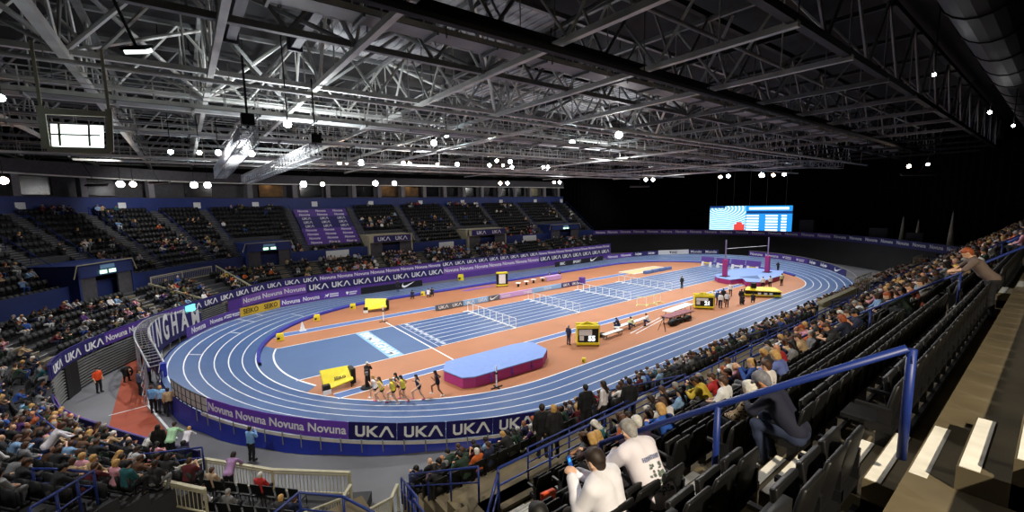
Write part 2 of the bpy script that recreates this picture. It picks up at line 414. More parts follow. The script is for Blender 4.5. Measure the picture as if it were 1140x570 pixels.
for nm, y0, y1, x0, x1, lab in (('jump_runway', 7.25, 8.55, -37.0, 17.0, 'narrow blue runway along the far side of the infield leading to the sand pit'), ('vault_runway', -10.0, -9.1, -36.0, 21.0, 'narrow blue runway along the near side of the infield to the landing bed')):
    b = MB(); b.prism([(x0, y0), (x1, y0), (x1, y1), (x0, y1)], .002, .012, 0)
    for y in (y0, y1): b.bar((x0, y, .016), (x1, y, .016), .09, .012, 1)
    tag(b.build(nm, ['runway_blue', 'line']), lab, 'runway')
b = MB(); b.prism([(17.2, 6.7), (27.5, 6.7), (27.5, 9.5), (17.2, 9.5)], .003, .03, 0); b.bar((17.1, 6.6, .03), (27.6, 6.6, .03), .2, .06, 1); b.bar((17.1, 9.6, .03), (27.6, 9.6, .03), .2, .06, 1); b.bar((27.6, 6.6, .03), (27.6, 9.6, .03), .2, .06, 1)
tag(b.build('sand_pit', ['sand', 'line']), 'rectangular long jump sand pit at the far end of the runway', 'sand pit')
b = MB(); b.bar((-10.5, -13.6, .015), (-3.6, -12.2, .015), .1, .01); b.bar((-10.2, -14.0, .015), (-3.2, -12.6, .015), .1, .01)
tag(b.build('throwing_lines', 'line'), 'two thin white marks on the orange ground by the near bend of the infield', 'marking')
b = MB(); b.prism([(-11.5, 13.9), (-6.6, 14.35), (-6.2, 14.9), (-8.2, 14.75), (-9.6, 15.1), (-12.3, 14.5)], .002, .012)
tag(b.build('ground_logo', 'purple_l'), 'flat purple logo shape painted on the orange ground by the far kerb', 'ground sign')

# outer wall of the banking under the boards: blue drape round the left bend
def outer_pt(q, r, z): v = ovalpt(q, r); return np.array([v[0], v[1], z])
b = MB(); bl = []
for i in range(n):
    a, c = OV[i], OV[(i+1) % n]
    if not (a[3] == 2 and a[2] > pi*.86 or (a[3] == 0 and a[1] == -1 and a[0] < -12)): continue
    m_ = 5
    for k in range(m_):
        t0, t1 = k/m_, (k+1)/m_
        z0, z1 = ovalpt(a, RI+5.7)[2]+.05, ovalpt(c, RI+5.7)[2]+.05
        def dp(q, zt, t, ii):
            z = zt*(1-t); rr = RI+5.82+.07*math.sin(ii*2.1+t*2)*t+.12*t*t; v = ovalpt(q, rr); return (v[0], v[1], z)
        b.quad(dp(a, z0, t0, i), dp(c, z1, t0, i+1), dp(c, z1, t1, i+1), dp(a, z0, t1, i))
tag(b.build('banking_drape', 'drape', smooth=True), 'royal blue fabric drape hanging from the banked bend down to the concrete floor', 'drape')
b = MB()
for i in range(n):
    a, c = OV[i], OV[(i+1) % n]
    A, B = np.array(ovalpt(a, RI+5.75)), np.array(ovalpt(c, RI+5.75)); A0 = A.copy(); B0 = B.copy(); A0[2] = 0; B0[2] = 0
    b.quad(A, B, B0, A0)
struct(b, 'trim_1', 'black')

# ---------------------------------------------------------------- the stands
LZ, LR, PIT = 1.65, .45, .84
AZ = 4.35; PZ = 5.19; UR = .6; NUP = 12
def low(i): return .2+PIT*i, LZ+LR*i
def upp(i): return 6.5+PIT*i, PZ+UR*i
def sweep(mb, path, prof, s0, s1, ds=1., mi=0, z0=None):
    ts = np.arange(s0, s1+1e-6, ds); 
    if ts[-1] < s1: ts = np.append(ts, s1)
    V = []; k = len(prof)
    for t in ts:
        for d, z in prof: V.append(path.off(t, d, z-(drop(t) if path is BOWL and (d < 5.2 or t > S_LOW+1) and z > 1 and prof is not UPP else 0)))
    F = [(i*k+j, i*k+j+1, (i+1)*k+j+1, (i+1)*k+j) for i in range(len(ts)-1) for j in range(k-1)]
    mb.add(V, F, mi)
    for e in (0, len(ts)-1):                           # end caps down to the floor
        P = V[e*k:(e+1)*k]; lo = [np.array([p[0], p[1], 0]) for p in P]
        for j in range(k-1): mb.quad(P[j], P[j+1], lo[j+1], lo[j], mi)
lowprof = [(0, 0), (0, 1.65)]
for i in range(6): lowprof += [(low(i)[0], low(i)[1]), (low(i)[0]+PIT-.01, low(i)[1])]
lowprof += [(5.24, AZ), (6.5, AZ)]
UPP = None
endprof = lowprof[:-2]
for i in range(6, 10): endprof += [(low(i)[0], low(i)[1]), (low(i)[0]+PIT-.01, low(i)[1])]
def upprof(n_): 
    p = []
    for i in range(n_): p += [(upp(i)[0], upp(i)[1]), (upp(i)[0]+PIT-.01, upp(i)[1])]
    return p
S_UP_END = BOWL.s_at(-49.6, -3.2)+2.5
# far + end stand
UPP = [(6.5, AZ)]+upprof(NUP)
b = MB(); sweep(b, BOWL, lowprof, 2.0, S_LOW+1); sweep(b, BOWL, endprof, S_LOW+1, S_END); sweep(b, BOWL, [(2.7, 0)]+endprof[8:], S_END-.3, S_BACK); sweep(b, BOWL, UPP, 0, S_LOW+1.5); struct(b, 'terrace_far', 'concrete_dark')
b = MB(); sweep(b, NEAR, lowprof, 0, NEAR.len)
def nearup(x0, x1, j0, j1):
    for i in range(j0, j1):
        d, z = upp(i); y = -23.5-d
        e0 = -37.06+.84*(8-i)                         # keep the measured step edges
        b.box(x0, x1, e0-PIT-.02, e0, z-.9, z)
nearup(-44.8, 33, 0, 8); nearup(-56, 33, 8, 11)
b.box(-39.2, -35.6, -30.3, -28.6, 0, AZ); struct(b, 'terrace_near', 'concrete')
def YE(i): return -37.06+.84*(8-i)                     # front edge of near terrace i
def ZE(i): return PZ+UR*i-.004
# blue front wall of far upper tier, back wall, suites
b = MB()
sweep_w = lambda prof, s0, s1, mi=0, path=BOWL, ds=1.: sweepw(b, path, prof, s0, s1, ds, mi)
def sweepw(mb, path, prof, s0, s1, ds=1., mi=0):
    ts = np.arange(s0, s1+1e-6, ds)
    if ts[-1] < s1-1e-6: ts = np.append(ts, s1)
    k = len(prof); V = [path.off(t, d, z) for t in ts for d, z in prof]
    mb.add(V, [(i*k+j, i*k+(j+1) % k, (i+1)*k+(j+1) % k, (i+1)*k+j) for i in range(len(ts)-1) for j in range(k)]+[tuple(range(k)), tuple((len(ts)-1)*k+j for j in range(k))], mi)
def slab(d0, d1, z0, z1): return [(d0, z0), (d1, z0), (d1, z1), (d0, z1)]
sweep_w(slab(6.38, 6.5, AZ, 5.95), 0, S_LOW+1.5); struct(b, 'wall_mid_tier', 'blue_wall')
b = MB(); DB = 6.5+PIT*NUP
sweep_w(slab(DB, DB+.2, 11.6, 13.95), 0, S_UP_END+3); struct(b, 'wall_back', 'blue_wall')
b = MB(); sweep_w(slab(DB+2.2, DB+2.4, 13.9, 17.2), 0, S_UP_END+3); sweep_w(slab(DB, DB+2.4, 13.9, 13.96), 0, S_UP_END+3); sweep_w(slab(DB-.1, DB+2.4, 16.3, 17.6), 0, S_UP_END+3); struct(b, 'wall_suites', 'suite_wall')
b = MB(); T0 = 0
for t in np.arange(1.5, S_UP_END+3, 4.6):
    c = BOWL.off(t, DB+.35); nn = BOWL.n(t); tt = np.array([-nn[1], nn[0]])
    b.obox((c[0], c[1], 15.2), (tt[0]*.35, tt[1]*.35, 0), (nn[0]*.3, nn[1]*.3, 0), (0, 0, 1.25))
struct(b, 'pillars', 'suite_pillar')
k_ = 0
for q, t in enumerate(np.arange(3.8, S_UP_END, 4.6)):
    k_ += 1; b = MB(); c = BOWL.off(t, DB+1.9); nn = BOWL.n(t); tt = np.array([-nn[1], nn[0]])
    b.obox((c[0], c[1], 15.15), (tt[0]*1.75, tt[1]*1.75, 0), (nn[0]*.04, nn[1]*.04, 0), (0, 0, .95))
    o = struct(b, 'window_%d' % k_, 'suite_warm' if q in (8, 9, 13) else ('suite_lit' if q == 1 else 'glass_dark'))  # lit suites: their room light is put into the window colour
    if q in (1, 8, 9, 13):
        l = bpy.data.lights.new('suite_lamp', 'POINT'); l.energy = 9; l.color = (1, .75, .45); l.shadow_soft_size = .15
        lo = bpy.data.objects.new('suite_lamp', l); COL.objects.link(lo); cc = BOWL.off(t+.5, DB+1.2, 16.0); lo.location = cc
# handrail along the front of suites & a bright eaves tube
b = MB(); sweepw(b, BOWL, slab(DB-.2, DB-.1, 16.1, 16.25), 0, S_UP_END+3); struct(b, 'trim_2', 'steel_pale')
# outer walls of the hall and black curtains
b = MB(); b.box(-92, 75, 62, 62.5, 0, 30); struct(b, 'wall_north', 'deck_dark')
b = MB(); b.box(-92, 75, -62.5, -62, 0, 30); struct(b, 'wall_south', 'deck_dark')
b = MB(); b.box(-92.5, -92, -62, 62, 0, 30); struct(b, 'wall_west', 'deck_dark')
b = MB(); b.box(75, 75.5, -62, 62, 0, 30); struct(b, 'wall_east', 'deck_dark')
cur = []
CP_ = catmull([(37.2, 52), (37.6, 44), (38.8, 36), (43, 32), (51, 25), (58, 15), (61.5, 4), (61.5, -8), (57, -20), (49, -29), (44, -37), (42, -46), (42, -58)], .35)
b = MB(); CPp = Path(CP_)
ts = np.arange(0, CPp.len, .3); V = []
for i, t in enumerate(ts):
    w_ = .16*math.sin(t*5.2)+.05*math.sin(t*13)
    for z in (3.0, 20.): V.append(CPp.off(t, w_, z))
b.add(V, [(2*i, 2*i+1, 2*i+3, 2*i+2) for i in range(len(ts)-1)]); o = b.build('blackout_curtain', 'curtain', smooth=True); tag(o, 'floor to roof black curtain closing off the right end of the hall', 'curtain')
# dark dado wall below the elevated right end gangway
b = MB(); sweepw(b, RIGHT, slab(0, .25, 0, 4.7), 0, RIGHT.len); sweepw(b, RIGHT, slab(0, 6, 4.6, 4.75), 0, RIGHT.len-3); struct(b, 'wall_right', 'dado')

# ---------------------------------------------------------------- roof deck
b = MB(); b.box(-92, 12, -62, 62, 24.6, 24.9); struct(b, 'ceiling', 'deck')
b = MB(); b.box(12, 75, -62, 62, 24.6, 24.9); b.box(-92, 75, -62, -27, 23.6, 24.5); struct(b, 'ceiling_shaded', 'deck_dark')  # dimness of the right and camera side put into a darker deck colour
for k, (x0, x1, y0, y1) in enumerate([(-41, -35, -19, -11), (-35, -29, -20, -14), (-29, -23, -19, -11), (-35, -27, -11, -4), (-22, -12, -10, 0), (-12, 4, -11, 1)]):
    b = MB(); b.box(x0+.2, x1-.2, y0+.2, y1-.2, 23.2, 23.3)
    for x in np.arange(x0+.4, x1-.2, .6): b.box(x, x+.05, y0+.2, y1-.2, 23.12, 23.2)
    o = b.build('acoustic_panel', 'panel_grey'); tag(o, 'grey ribbed acoustic panel hung under the roof, %s one going away from the camera' % ['first', 'second', 'third', 'fourth', 'fifth', 'sixth'][k], 'panel', 'acoustic panels under the roof')

# ---------------------------------------------------------------- roof steel
def truss(name, a, b_, zl, zu, bay, mats, rc=.16, rw=.09, double=False):
    a = np.array(a, float); b2 = np.array(b_, float); L = np.linalg.norm(b2-a); d = (b2-a)/L; nb = max(2, int(round(L/bay)))
    root = link(name, None); root.location = (a[0], a[1], zl)
    o3 = np.array([a[0], a[1], zl])
    P = lambda t, z: np.array([a[0]+d[0]*t, a[1]+d[1]*t, z])-o3
    m = MB(); m.bar(P(0, zl), P(L, zl), rc*1.25); m.build('bottom_chord', mats[0], root)
    m = MB(); m.bar(P(0, zu), P(L, zu), rc*1.2); m.build('top_chord', mats[1], root)
    m = MB()
    for i in range(nb):
        t0, t1 = L*i/nb, L*(i+1)/nb; m.tube([P(t0, zl), P((t0+t1)/2, zu)], rw, 5); m.tube([P((t0+t1)/2, zu), P(t1, zl)], rw, 5)
        m.tube([P((t0+t1)/2, zu), P((t0+t1)/2, zl)], rw*.5, 4)
    m.build('web_bracing', mats[2], root)
    return root
ZL, ZU = 19.0, 23.0
nx = ['second', 'third', 'fourth', 'fifth', 'sixth', 'seventh', 'eighth', 'ninth', 'tenth', 'eleventh', 'twelfth', 'thirteenth', 'fourteenth', 'fifteenth']
YS = [-30.8, -23.9, -18.9, -11.4, -5.2, 0, 6, 12, 18.5, 25, 32, 39, 46]
for k, Y in enumerate(YS):
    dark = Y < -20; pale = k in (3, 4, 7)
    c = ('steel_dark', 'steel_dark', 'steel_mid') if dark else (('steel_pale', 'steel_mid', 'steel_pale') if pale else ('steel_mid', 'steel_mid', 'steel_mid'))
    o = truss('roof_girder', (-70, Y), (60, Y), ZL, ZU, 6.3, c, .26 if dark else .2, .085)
    tag(o, 'long steel roof girder running the length of the hall, ' + ('nearest the camera side' if k == 0 else nx[k-1]+' from the camera side'), 'roof girder', 'lengthwise roof girders')
XS = [-58, -52, -46.2, -41.2, -36.5, -30, -24, -17.5, -11, -4, 3, 10, 17.5, 25, 33, 41, 49]
for k, X in enumerate(XS):
    c = ('steel_pale', 'steel_mid', 'steel_pale') if X < -15 else (('steel_mid', 'steel_dark', 'steel_mid') if X < 20 else ('steel_dark',)*3)  # steel darkens to the right: the dim end is put into the colour
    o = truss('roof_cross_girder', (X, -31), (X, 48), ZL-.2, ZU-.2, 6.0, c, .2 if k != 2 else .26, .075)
    tag(o, 'steel roof girder crossing the hall from side to side, ' + ('leftmost of them' if k == 0 else (nx+['sixteenth', 'seventeenth'])[k-1]+' from the left end'), 'roof girder', 'crosswise roof girders')
# diagonal space-frame braces
for k, (x, y) in enumerate([(-46.2, -11.4), (-36.5, -18.9), (-36.5, -5.2), (-24, -11.4), (-30, -18.9), (-17.5, -5.2), (-41.2, -5.2), (-11, -18.9), (-24, 0), (-4, -11.4), (-52, 0), (-41.2, 6)]):
    m = MB()
    for dx, dy in ((5.5, 6), (-5.5, 6), (5.5, -6), (-5.5, -6)): m.tube([(0, 0, 0), (dx, dy, 4.0)], .11, 6)
    m.box(-.22, .22, -.22, .22, -.16, .2)
    o = m.build('space_frame_node', 'steel_pale' if k % 3 == 0 else 'steel_mid'); o.location = (x, y, ZL)
    tag(o, 'steel roof node with four braces fanning upward, %s one counted from the left' % (['first']+nx)[sorted([(-46.2, -11.4), (-36.5, -18.9), (-36.5, -5.2), (-24, -11.4), (-30, -18.9), (-17.5, -5.2), (-41.2, -5.2), (-11, -18.9), (-24, 0), (-4, -11.4), (-52, 0), (-41.2, 6)]).index((x, y))], 'roof brace', 'space frame braces under the roof')
# catwalks
def catwalk(y, x0, x1, z, lab, mats='steel_pale'):
    root = thing('catwalk', lab, 'catwalk', (x0, y, z), group='roof catwalks')
    L = x1-x0; m = MB(); m.box(0, L, -.5, .5, -.06, 0)
    for x in np.arange(0, L, 3): m.box(x, x+.1, -.6, .6, -.2, -.06)
    m.build('deck', 'steel_mid', root)
    for s in (-1, 1):
        m = MB(); m.tube([(0, .5*s, 1.05), (L, .5*s, 1.05)], .035, 5); m.tube([(0, .5*s, .55), (L, .5*s, .55)], .025, 5); m.bar((0, .5*s, .08), (L, .5*s, .08), .03, .2)
        for x in np.arange(0, L+.1, 1.5): m.bar((x, .5*s, 0), (x, .5*s, 1.05), .05)
        m.build('guard_rail', mats, root)
    m = MB()
    for x in np.arange(.5, L, 6): 
        for s in (-1, 1): m.bar((x, .5*s, 1), (x, .5*s, 19.2-z), .05)
    m.build('hanger', 'steel_mid', root)
catwalk(-9.0, -60, 30, 17.6, 'steel catwalk with guard rails under the roof, running above the near side of the infield')
catwalk(3.0, -60, 40, 17.9, 'steel catwalk with guard rails under the roof, running above the middle of the infield')
catwalk(-20.8, -40, 45, 19.4, 'steel catwalk with guard rails under the roof, nearest the camera side')
catwalk(20, -60, 45, 17.6, 'steel catwalk with guard rails under the roof, running above the far straight')
# long pale pipes and lighting bars, brightly lit
for k, (x0, y0, x1, y1, z, r, mt, lab) in enumerate([
    (-62, -12.6, 30, -12.6, 18.3, .11, 'steel_pale', 'long pale service pipe under the roof above the near straight'),
    (-62, -4.0, 40, -4.0, 18.4, .11, 'steel_pale', 'long pale service pipe under the roof beside the middle catwalk'),
    (-46, -24.6, 40, -24.6, 18.4, .2, 'steel_dark', 'thick dark roof beam running along above the near stand'),
    (-38, -27.3, 20, -27.3, 19.6, .09, 'steel_mid', 'thin service pipe under the roof above the near stand'),
    (-20, -18.5, 40, -18.5, 17.2, .12, 'steel_pale', 'long white lighting bar under the roof above the near stand front'),
    (-40, 9, 36, 9, 17.0, .12, 'steel_pale', 'long white lighting bar under the roof above the sprint track'),
    (-50, 15, 30, 15, 16.8, .1, 'steel_pale', 'long white lighting bar under the roof above the far runway'),
    (-10, -8, 44, -8, 16.8, .12, 'steel_pale', 'long white lighting bar under the roof above the landing beds'),
    (-24, -16, -24, 26, 17.2, .1, 'steel_pale', 'white crosswise lighting bar under the roof, left of the middle'),
    (-4, -16, -4, 26, 17.1, .1, 'steel_pale', 'white crosswise lighting bar under the roof over the hurdles'),
    (14, -16, 14, 26, 17.0, .1, 'steel_pale', 'white crosswise lighting bar under the roof over the end of the sprint track'),
    (28, -14, 28, 20, 17.0, .1, 'steel_pale', 'white crosswise lighting bar under the roof over the far bend')]):
    m = MB(); m.tube([(0, 0, 0), (x1-x0, y1-y0, 0)], r, 8); L = hypot(x1-x0, y1-y0); nd = int(L/6)
    for i in range(nd): t = (i+.5)/nd; m.bar(((x1-x0)*t, (y1-y0)*t, 0), ((x1-x0)*t, (y1-y0)*t, 19.2-z if z < 19 else .2), .035)
    o = m.build('roof_pipe', mt); o.location = (x0, y0, z); tag(o, lab, 'pipe')
# two fabric ducts and the big black duct over the near stand
for a, c, r, mt, z, lab in (((-40.3, -24), (-40.3, -12.5), .42, 'duct', 20.6, 'grey purple rectangular roof beam at the top left, the left one of two'), ((-37.6, -24.5), (-37.6, -13), .42, 'duct', 20.6, 'grey purple rectangular roof beam at the top left, the right one of two')):
    m = MB(); m.bar((0, 0, 0), (c[0]-a[0], c[1]-a[1], 0), r*1.0, r*1.3); m.box(-.35, .35, c[1]-a[1]-.1, c[1]-a[1]+.1, -.4, .4); o = m.build('roof_beam', mt, bevel=.02); o.location = (*a, z); tag(o, lab, 'beam')
m = MB(); m.tube([(0, 0, 0), (70, 0, 0)], 1.05, 20)
for x in range(2, 70, 4): m.tube([(x, 0, 0), (x+.12, 0, 0)], 1.1, 20)
o = m.build('ventilation_duct', 'black', smooth=False); o.location = (-38, -35.2, 19.6); tag(o, 'large black round ventilation duct along the roof above the near stand', 'duct')
# hanging ladder trusses (box trusses) near the left
def box_truss(a, c, wd, lab, mats='alu', name='lighting_truss', seg=.6, r=.03):
    a = np.array(a, float); c = np.array(c, float); L = np.linalg.norm(c-a); d = (c-a)/L
    sx = np.cross(d, [0, 0, 1.]); sx /= np.linalg.norm(sx); uz = np.cross(sx, d)
    root = thing(name, lab, 'truss', tuple(a)); K = [(i*sx+j*uz)*wd/2 for i, j in ((-1, -1), (1, -1), (1, 1), (-1, 1))]
    m = MB()
    for k in K: m.tube([k, k+d*L], r, 6)
    m.build('chord', mats, root); m = MB(); nn = int(L/seg)
    for i in range(nn+1):
        for q in range(4):
            m.bar(K[q]+d*L*i/nn, K[(q+1) % 4]+d*L*i/nn, r*1.1)
            if i < nn: m.bar(K[q]+d*L*i/nn, K[(q+1) % 4]+d*L*(i+1)/nn, r*.8)
    m.build('lattice', mats, root); return root
A = at(277, 150, Z=15.6); B = at(245, 193, Z=15.0)
t = box_truss(A, B, .75, 'aluminium box truss hanging from the roof at the upper left, the left one of two'); m = MB(); m.tube([(0, 0, .3), (0, 0, 3.4)], .05, 6); m.box(-.25, .25, -.25, .25, .4, .9); m.build('chain_hoist', 'steel_dark', t)
A = at(352, 168, Z=15.3); B = at(274, 200, Z=14.7)
t = box_truss(A, B, .65, 'aluminium box truss hanging from the roof at the upper left, the right one of two'); m = MB(); m.tube([(0, 0, .3), (0, 0, 3.7)], .04, 6); m.box(-.25, .25, -.25, .25, .4, .85); m.build('chain_hoist', 'steel_dark', t)
m = MB()
# framed scoreboard rig at upper left
A = at(45, 118, Z=16.4); D = hypot(*(A-CAM)[:2]); B = at(121, 122, D=D*1.0); A2 = at(52, 166, D=D); B2 = at(123, 169, D=D)
root = thing('scoreboard_rig', 'steel framed hanging rig with a brightly lit white panel at the upper left', 'scoreboard', tuple(A)); o3 = A.copy()
m = MB()
for p, q in ((A, A2), (B, B2), (A2, B2), (A+[0, 0, -.2], B+[0, 0, -.2])): m.bar(p-o3, q-o3, .16, .22)
m.bar(A-o3, A-o3+[0, 0, 2.4], .1); m.bar(B-o3, B-o3+[0, 0, 2.4], .1)
m.build('frame', 'cream', root)
ex = (B2-A2)/np.linalg.norm(B2-A2); 
c0 = at(56, 138, D=D*1.02); c1 = at(115, 140, D=D*1.02); c2 = at(116, 164, D=D*1.02); c3 = at(58, 163, D=D*1.02)
m = MB(); nrm = np.cross(c1-c0, c3-c0); nrm /= np.linalg.norm(nrm); m.add([c-o3+nrm*s for s in (0, .12) for c in (c0, c1, c2, c3)], [(0, 1, 2, 3), (7, 6, 5, 4), (0, 4, 5, 1), (1, 5, 6, 2), (2, 6, 7, 3), (3, 7, 4, 0)]); m.build('lit_panel', 'panel_lit', root)
m = MB()
for f in (.22, .78): m.bar(c0+(c1-c0)*f-o3-_fw*.15, c3+(c2-c3)*f-o3-_fw*.15, .07)
m.bar((c0+c3)/2-o3-_fw*.15, (c1+c2)/2-o3-_fw*.15, .06); m.build('bracing', 'steel_mid', root)
# lamps: pixel columns give bearings, each hung at its own height under the roof
def lamp(P, r, kind='lamp', lab=''):
    root = thing('floodlight', lab, 'lamp', tuple(P), group='floodlights under the roof')
    to = CAM-P; to[2] -= 3; to /= np.linalg.norm(to)
    q = Vector(to).to_track_quat('-Z', 'Y').to_euler()
    m = MB(); m.cone((0, 0, -.05), r*1.1, r*.7, r*1.1, 14); h = m.build('housing', 'black', root); h.rotation_euler = q
    m = MB(); m.cone((0, 0, -.09), r, r, .05, 16); h = m.build('lens', kind, root); h.rotation_euler = q
    m = MB(); m.bar((0, 0, 0), (0, 0, (24.62 if -27.1 < P[1] else 23.62)-P[2]), .05); m.build('hanger', 'steel_dark', root)
LAMPS = [(4, 201, 55, 'lamp_warm', .4), (134, 205, 60, 'lamp_cool', .45), (148, 205, 60, 'lamp_warm', .38), (216, 206, 62, 'lamp_cool', .5), (231, 206, 62, 'lamp', .48), (338, 205, 66, 'lamp_cool', .55), (359, 205, 66, 'lamp_warm', .36), (418, 204, 72, 'lamp', .55), (439, 204, 72, 'lamp', .5), (557, 204, 84, 'lamp_warm', .42), (565, 204, 84, 'lamp', .42), (617, 203, 92, 'lamp_warm', .4), (623, 203, 92, 'lamp', .4),
         (320, 138, 26, 'lamp', .26), (280, 171, 38, 'lamp', .3), (243, 170, 38, 'lamp_cool', .26), (222, 170, 38, 'lamp_warm', .2), (190, 169, 38, 'lamp_cool', .2), (1, 109, 24, 'lamp_cool', .16), (378, 181, 50, 'lamp_warm', .3), (386, 181, 50, 'lamp_warm', .24), (402, 181, 50, 'lamp_cool', .42), (497, 150, 37, 'lamp_cool', .28), (483, 159, 40, 'lamp', .34),
         (449, 182, 55, 'lamp_warm', .36), (456, 182, 55, 'lamp_warm', .28), (487, 183, 58, 'lamp_warm', .26), (509, 183, 58, 'lamp', .36), (545, 184, 62, 'lamp', .32), (553, 179, 60, 'lamp_warm', .32), (560, 184, 62, 'lamp_warm', .26), (568, 180, 60, 'lamp_cool', .38), (570, 186, 62, 'lamp_cool', .34), (605, 186, 64, 'lamp', .3), (610, 186, 64, 'lamp', .32), (637, 159, 42, 'lamp_cool', .34), (689, 150, 34, 'lamp', .36),
         (719, 200, 92, 'lamp', .45), (727, 200, 92, 'lamp', .42), (802, 197, 96, 'lamp_warm', .4), (811, 196, 96, 'lamp_cool', .44), (848, 195, 98, 'lamp', .6), (861, 195, 98, 'lamp_warm', .4), (873, 194, 98, 'lamp_cool', .44), (1012, 185, 70, 'lamp_warm', .26), (1033, 183, 70, 'lamp', .22), (1040, 83, 28, 'lamp', .1), (1102, 125, 40, 'lamp', .13), (1128, 140, 40, 'lamp', .1)]
for k, (x, y, D, kd, r) in enumerate(LAMPS):
    P = at(x, y, D=D); kk = {'lamp': 'white', 'lamp_warm': 'warm', 'lamp_cool': 'cool white'}[kd]
    row = 'in the low row before the suites' if y > 190 and x < 640 else ('before the black curtain' if x > 700 and y > 180 else 'high among the girders')
    same = sorted([q[0] for q in LAMPS if q[3] == kd and ((q[1] > 190 and q[0] < 640), (q[0] > 700 and q[1] > 180)) == ((y > 190 and x < 640), (x > 700 and y > 180))])
    lamp(P, r*.72, kd, '%s round floodlight %s, %s such from the left' % (kk, row, (['first']+nx)[same.index(x)]))
# rectangular work lights facing down
for k, (x, y, D, w_, lab) in enumerate([(155, 59, 15, .55, 'bright white rectangular roof light near the top left corner'), (108, 207, 62, 2.2, 'faint linear roof light at the left, above the upper tier'), (178, 204, 60, 2.2, 'linear roof light above the upper tier, right of the left one'), (712, 208, 70, 3, 'dim linear lamp before the black curtain'), (1022, 195, 60, 3.5, 'dim linear lamp high on the right before the black curtain')]):
    P = at(x, y, D=D); m = MB(); m.box(-w_/2, w_/2, -.12, .12, 0, .1); o = m.build('batten_light', 'panel_lit' if k == 0 else 'suite_pillar'); o.location = P; o.rotation_euler = (.5, 0, CY-pi/2); tag(o, lab, 'lamp')
    m = MB(); m.box(-w_/2-.04, w_/2+.04, -.16, .16, .1, .16); m.bar((0, 0, .1), (0, 0, max(.5, (24.62 if -27.1 < P[1] else 23.62)-P[2])), .05); m.build('housing', 'black', o)
# box trusses seen edge on over the far bend
box_truss(at(672, 193, D=70), at(935, 182, D=78), .9, 'long aluminium box truss before the black curtain', 'alu', seg=1.2)
box_truss(at(845, 181, D=60), at(936, 184, D=66), .8, 'short pale box truss at the upper right before the curtain', 'alu', seg=1.0)

# ================================================================ BOARDS, BANNERS, BARRIERS
def frame_at(p, nrm):                                  # matrix: x along, y up, z towards the hall (-nrm)
    n3 = np.array([nrm[0], nrm[1], 0.]); x = np.cross([0, 0, 1.], -n3)
    return Matrix([[x[0], 0, -n3[0], p[0]], [x[1], 0, -n3[1], p[1]], [0, 1, 0, p[2]], [0, 0, 0, 1]])
def mark(kind, h, col='white'):
    if kind == 'UKA': return uka_mesh(h*.62, col)
    if kind == 'swoosh': return swoosh_mesh(h*.95, col)
    if kind in ('heart', 'runner', 'words', 'life'): return emblem_mesh(kind, h*.72, col)
    return textmesh(kind, h*.82, .008, col, 1.0, .012)
def board(p0, p1, z0, h, mats, marks, lab, grp, fac, name='advertising_board', th=.05, back=True, col='white'):
    """flat board between two plan points; fac = unit plan vector from the board towards the reader"""
    p0 = np.array(p0, float); p1 = np.array(p1, float); L = hypot(*(p1-p0)[:2]); c = (p0+p1)/2
    za, zb_ = (z0 if isinstance(z0, tuple) else (z0, z0))
    x = np.array([*(p1-p0)[:2], 0])/L; nz = np.array([x[1], -x[0], 0]); 
    if nz@np.array([*fac, 0]) < 0: x = -x; nz = -nz; za, zb_ = zb_, za
    slope = (zb_-za)/L
    root = link(name, None); zc = (za+zb_)/2
    ang = atan2(slope, 1)
    X = np.array([x[0]*cos(ang), x[1]*cos(ang), sin(ang)]); Y = np.cross(nz, X)
    root.matrix_world = Matrix([[X[0], Y[0], nz[0], c[0]], [X[1], Y[1], nz[1], c[1]], [X[2], Y[2], nz[2], zc+h/2], [0, 0, 0, 1]])
    tag(root, lab, 'advertising board', grp)
    m = MB(); m.box(-L/2+.01, L/2-.01, -h/2, h/2, -th, 0); m.build('panel', mats, root)
    k = len(marks)
    for i, mk in enumerate(marks):
        o = link('lettering', mark(mk, h, col), root); o.location = (-L/2+L*(i+.5)/k, 0, .012)
        wdt = text_width(o.data); 
        if wdt > L/k*.9: s_ = L/k*.9/wdt; o.scale = (s_, max(s_, .75), 1)
    return root
def oval_s(x, y):                                       # bend angle index or straight x for a plan point
    return (1, atan2(y, x-SL)) if x > SL else ((2, atan2(y, x+SL) % (2*pi)) if x < -SL else (0, x))
def trackpt(u, r):
    """u: signed distance anticlockwise along the outer line from the middle of the near straight"""
    Lq = pi*r
    per = 4*SL+2*Lq; u = u % per
    if u < SL: q = (u, -1, -pi/2, 0)
    elif u < SL+Lq: q = (SL, 0, -pi/2+(u-SL)/r, 1)
    elif u < 3*SL+Lq: q = (SL-(u-SL-Lq), 1, pi/2, 0)
    elif u < 3*SL+2*Lq: q = (-SL, 0, pi/2+(u-3*SL-Lq)/r, 2)
    else: q = (-SL+(u-3*SL-2*Lq), -1, -pi/2, 0)
    return q
RB = RI+5.72; PER = 4*SL+2*pi*RB
US = np.arange(0, PER, .1)
UP = np.array([ovalpt(trackpt(u, RB), RB) for u in US])
def u_px(X, near=None, zoff=.5):                        # outer-line distance at a sight-line column, on the asked side
    best = None
    for i, u in enumerate(US):
        p = UP[i]
        if near and not near(p): continue
        a, b_, z = px(p+np.array([0, 0, zoff]))
        if z < 1: continue
        e = abs(a-X)
        if best is None or e < best[0]: best = (e, u)
    return best[1]
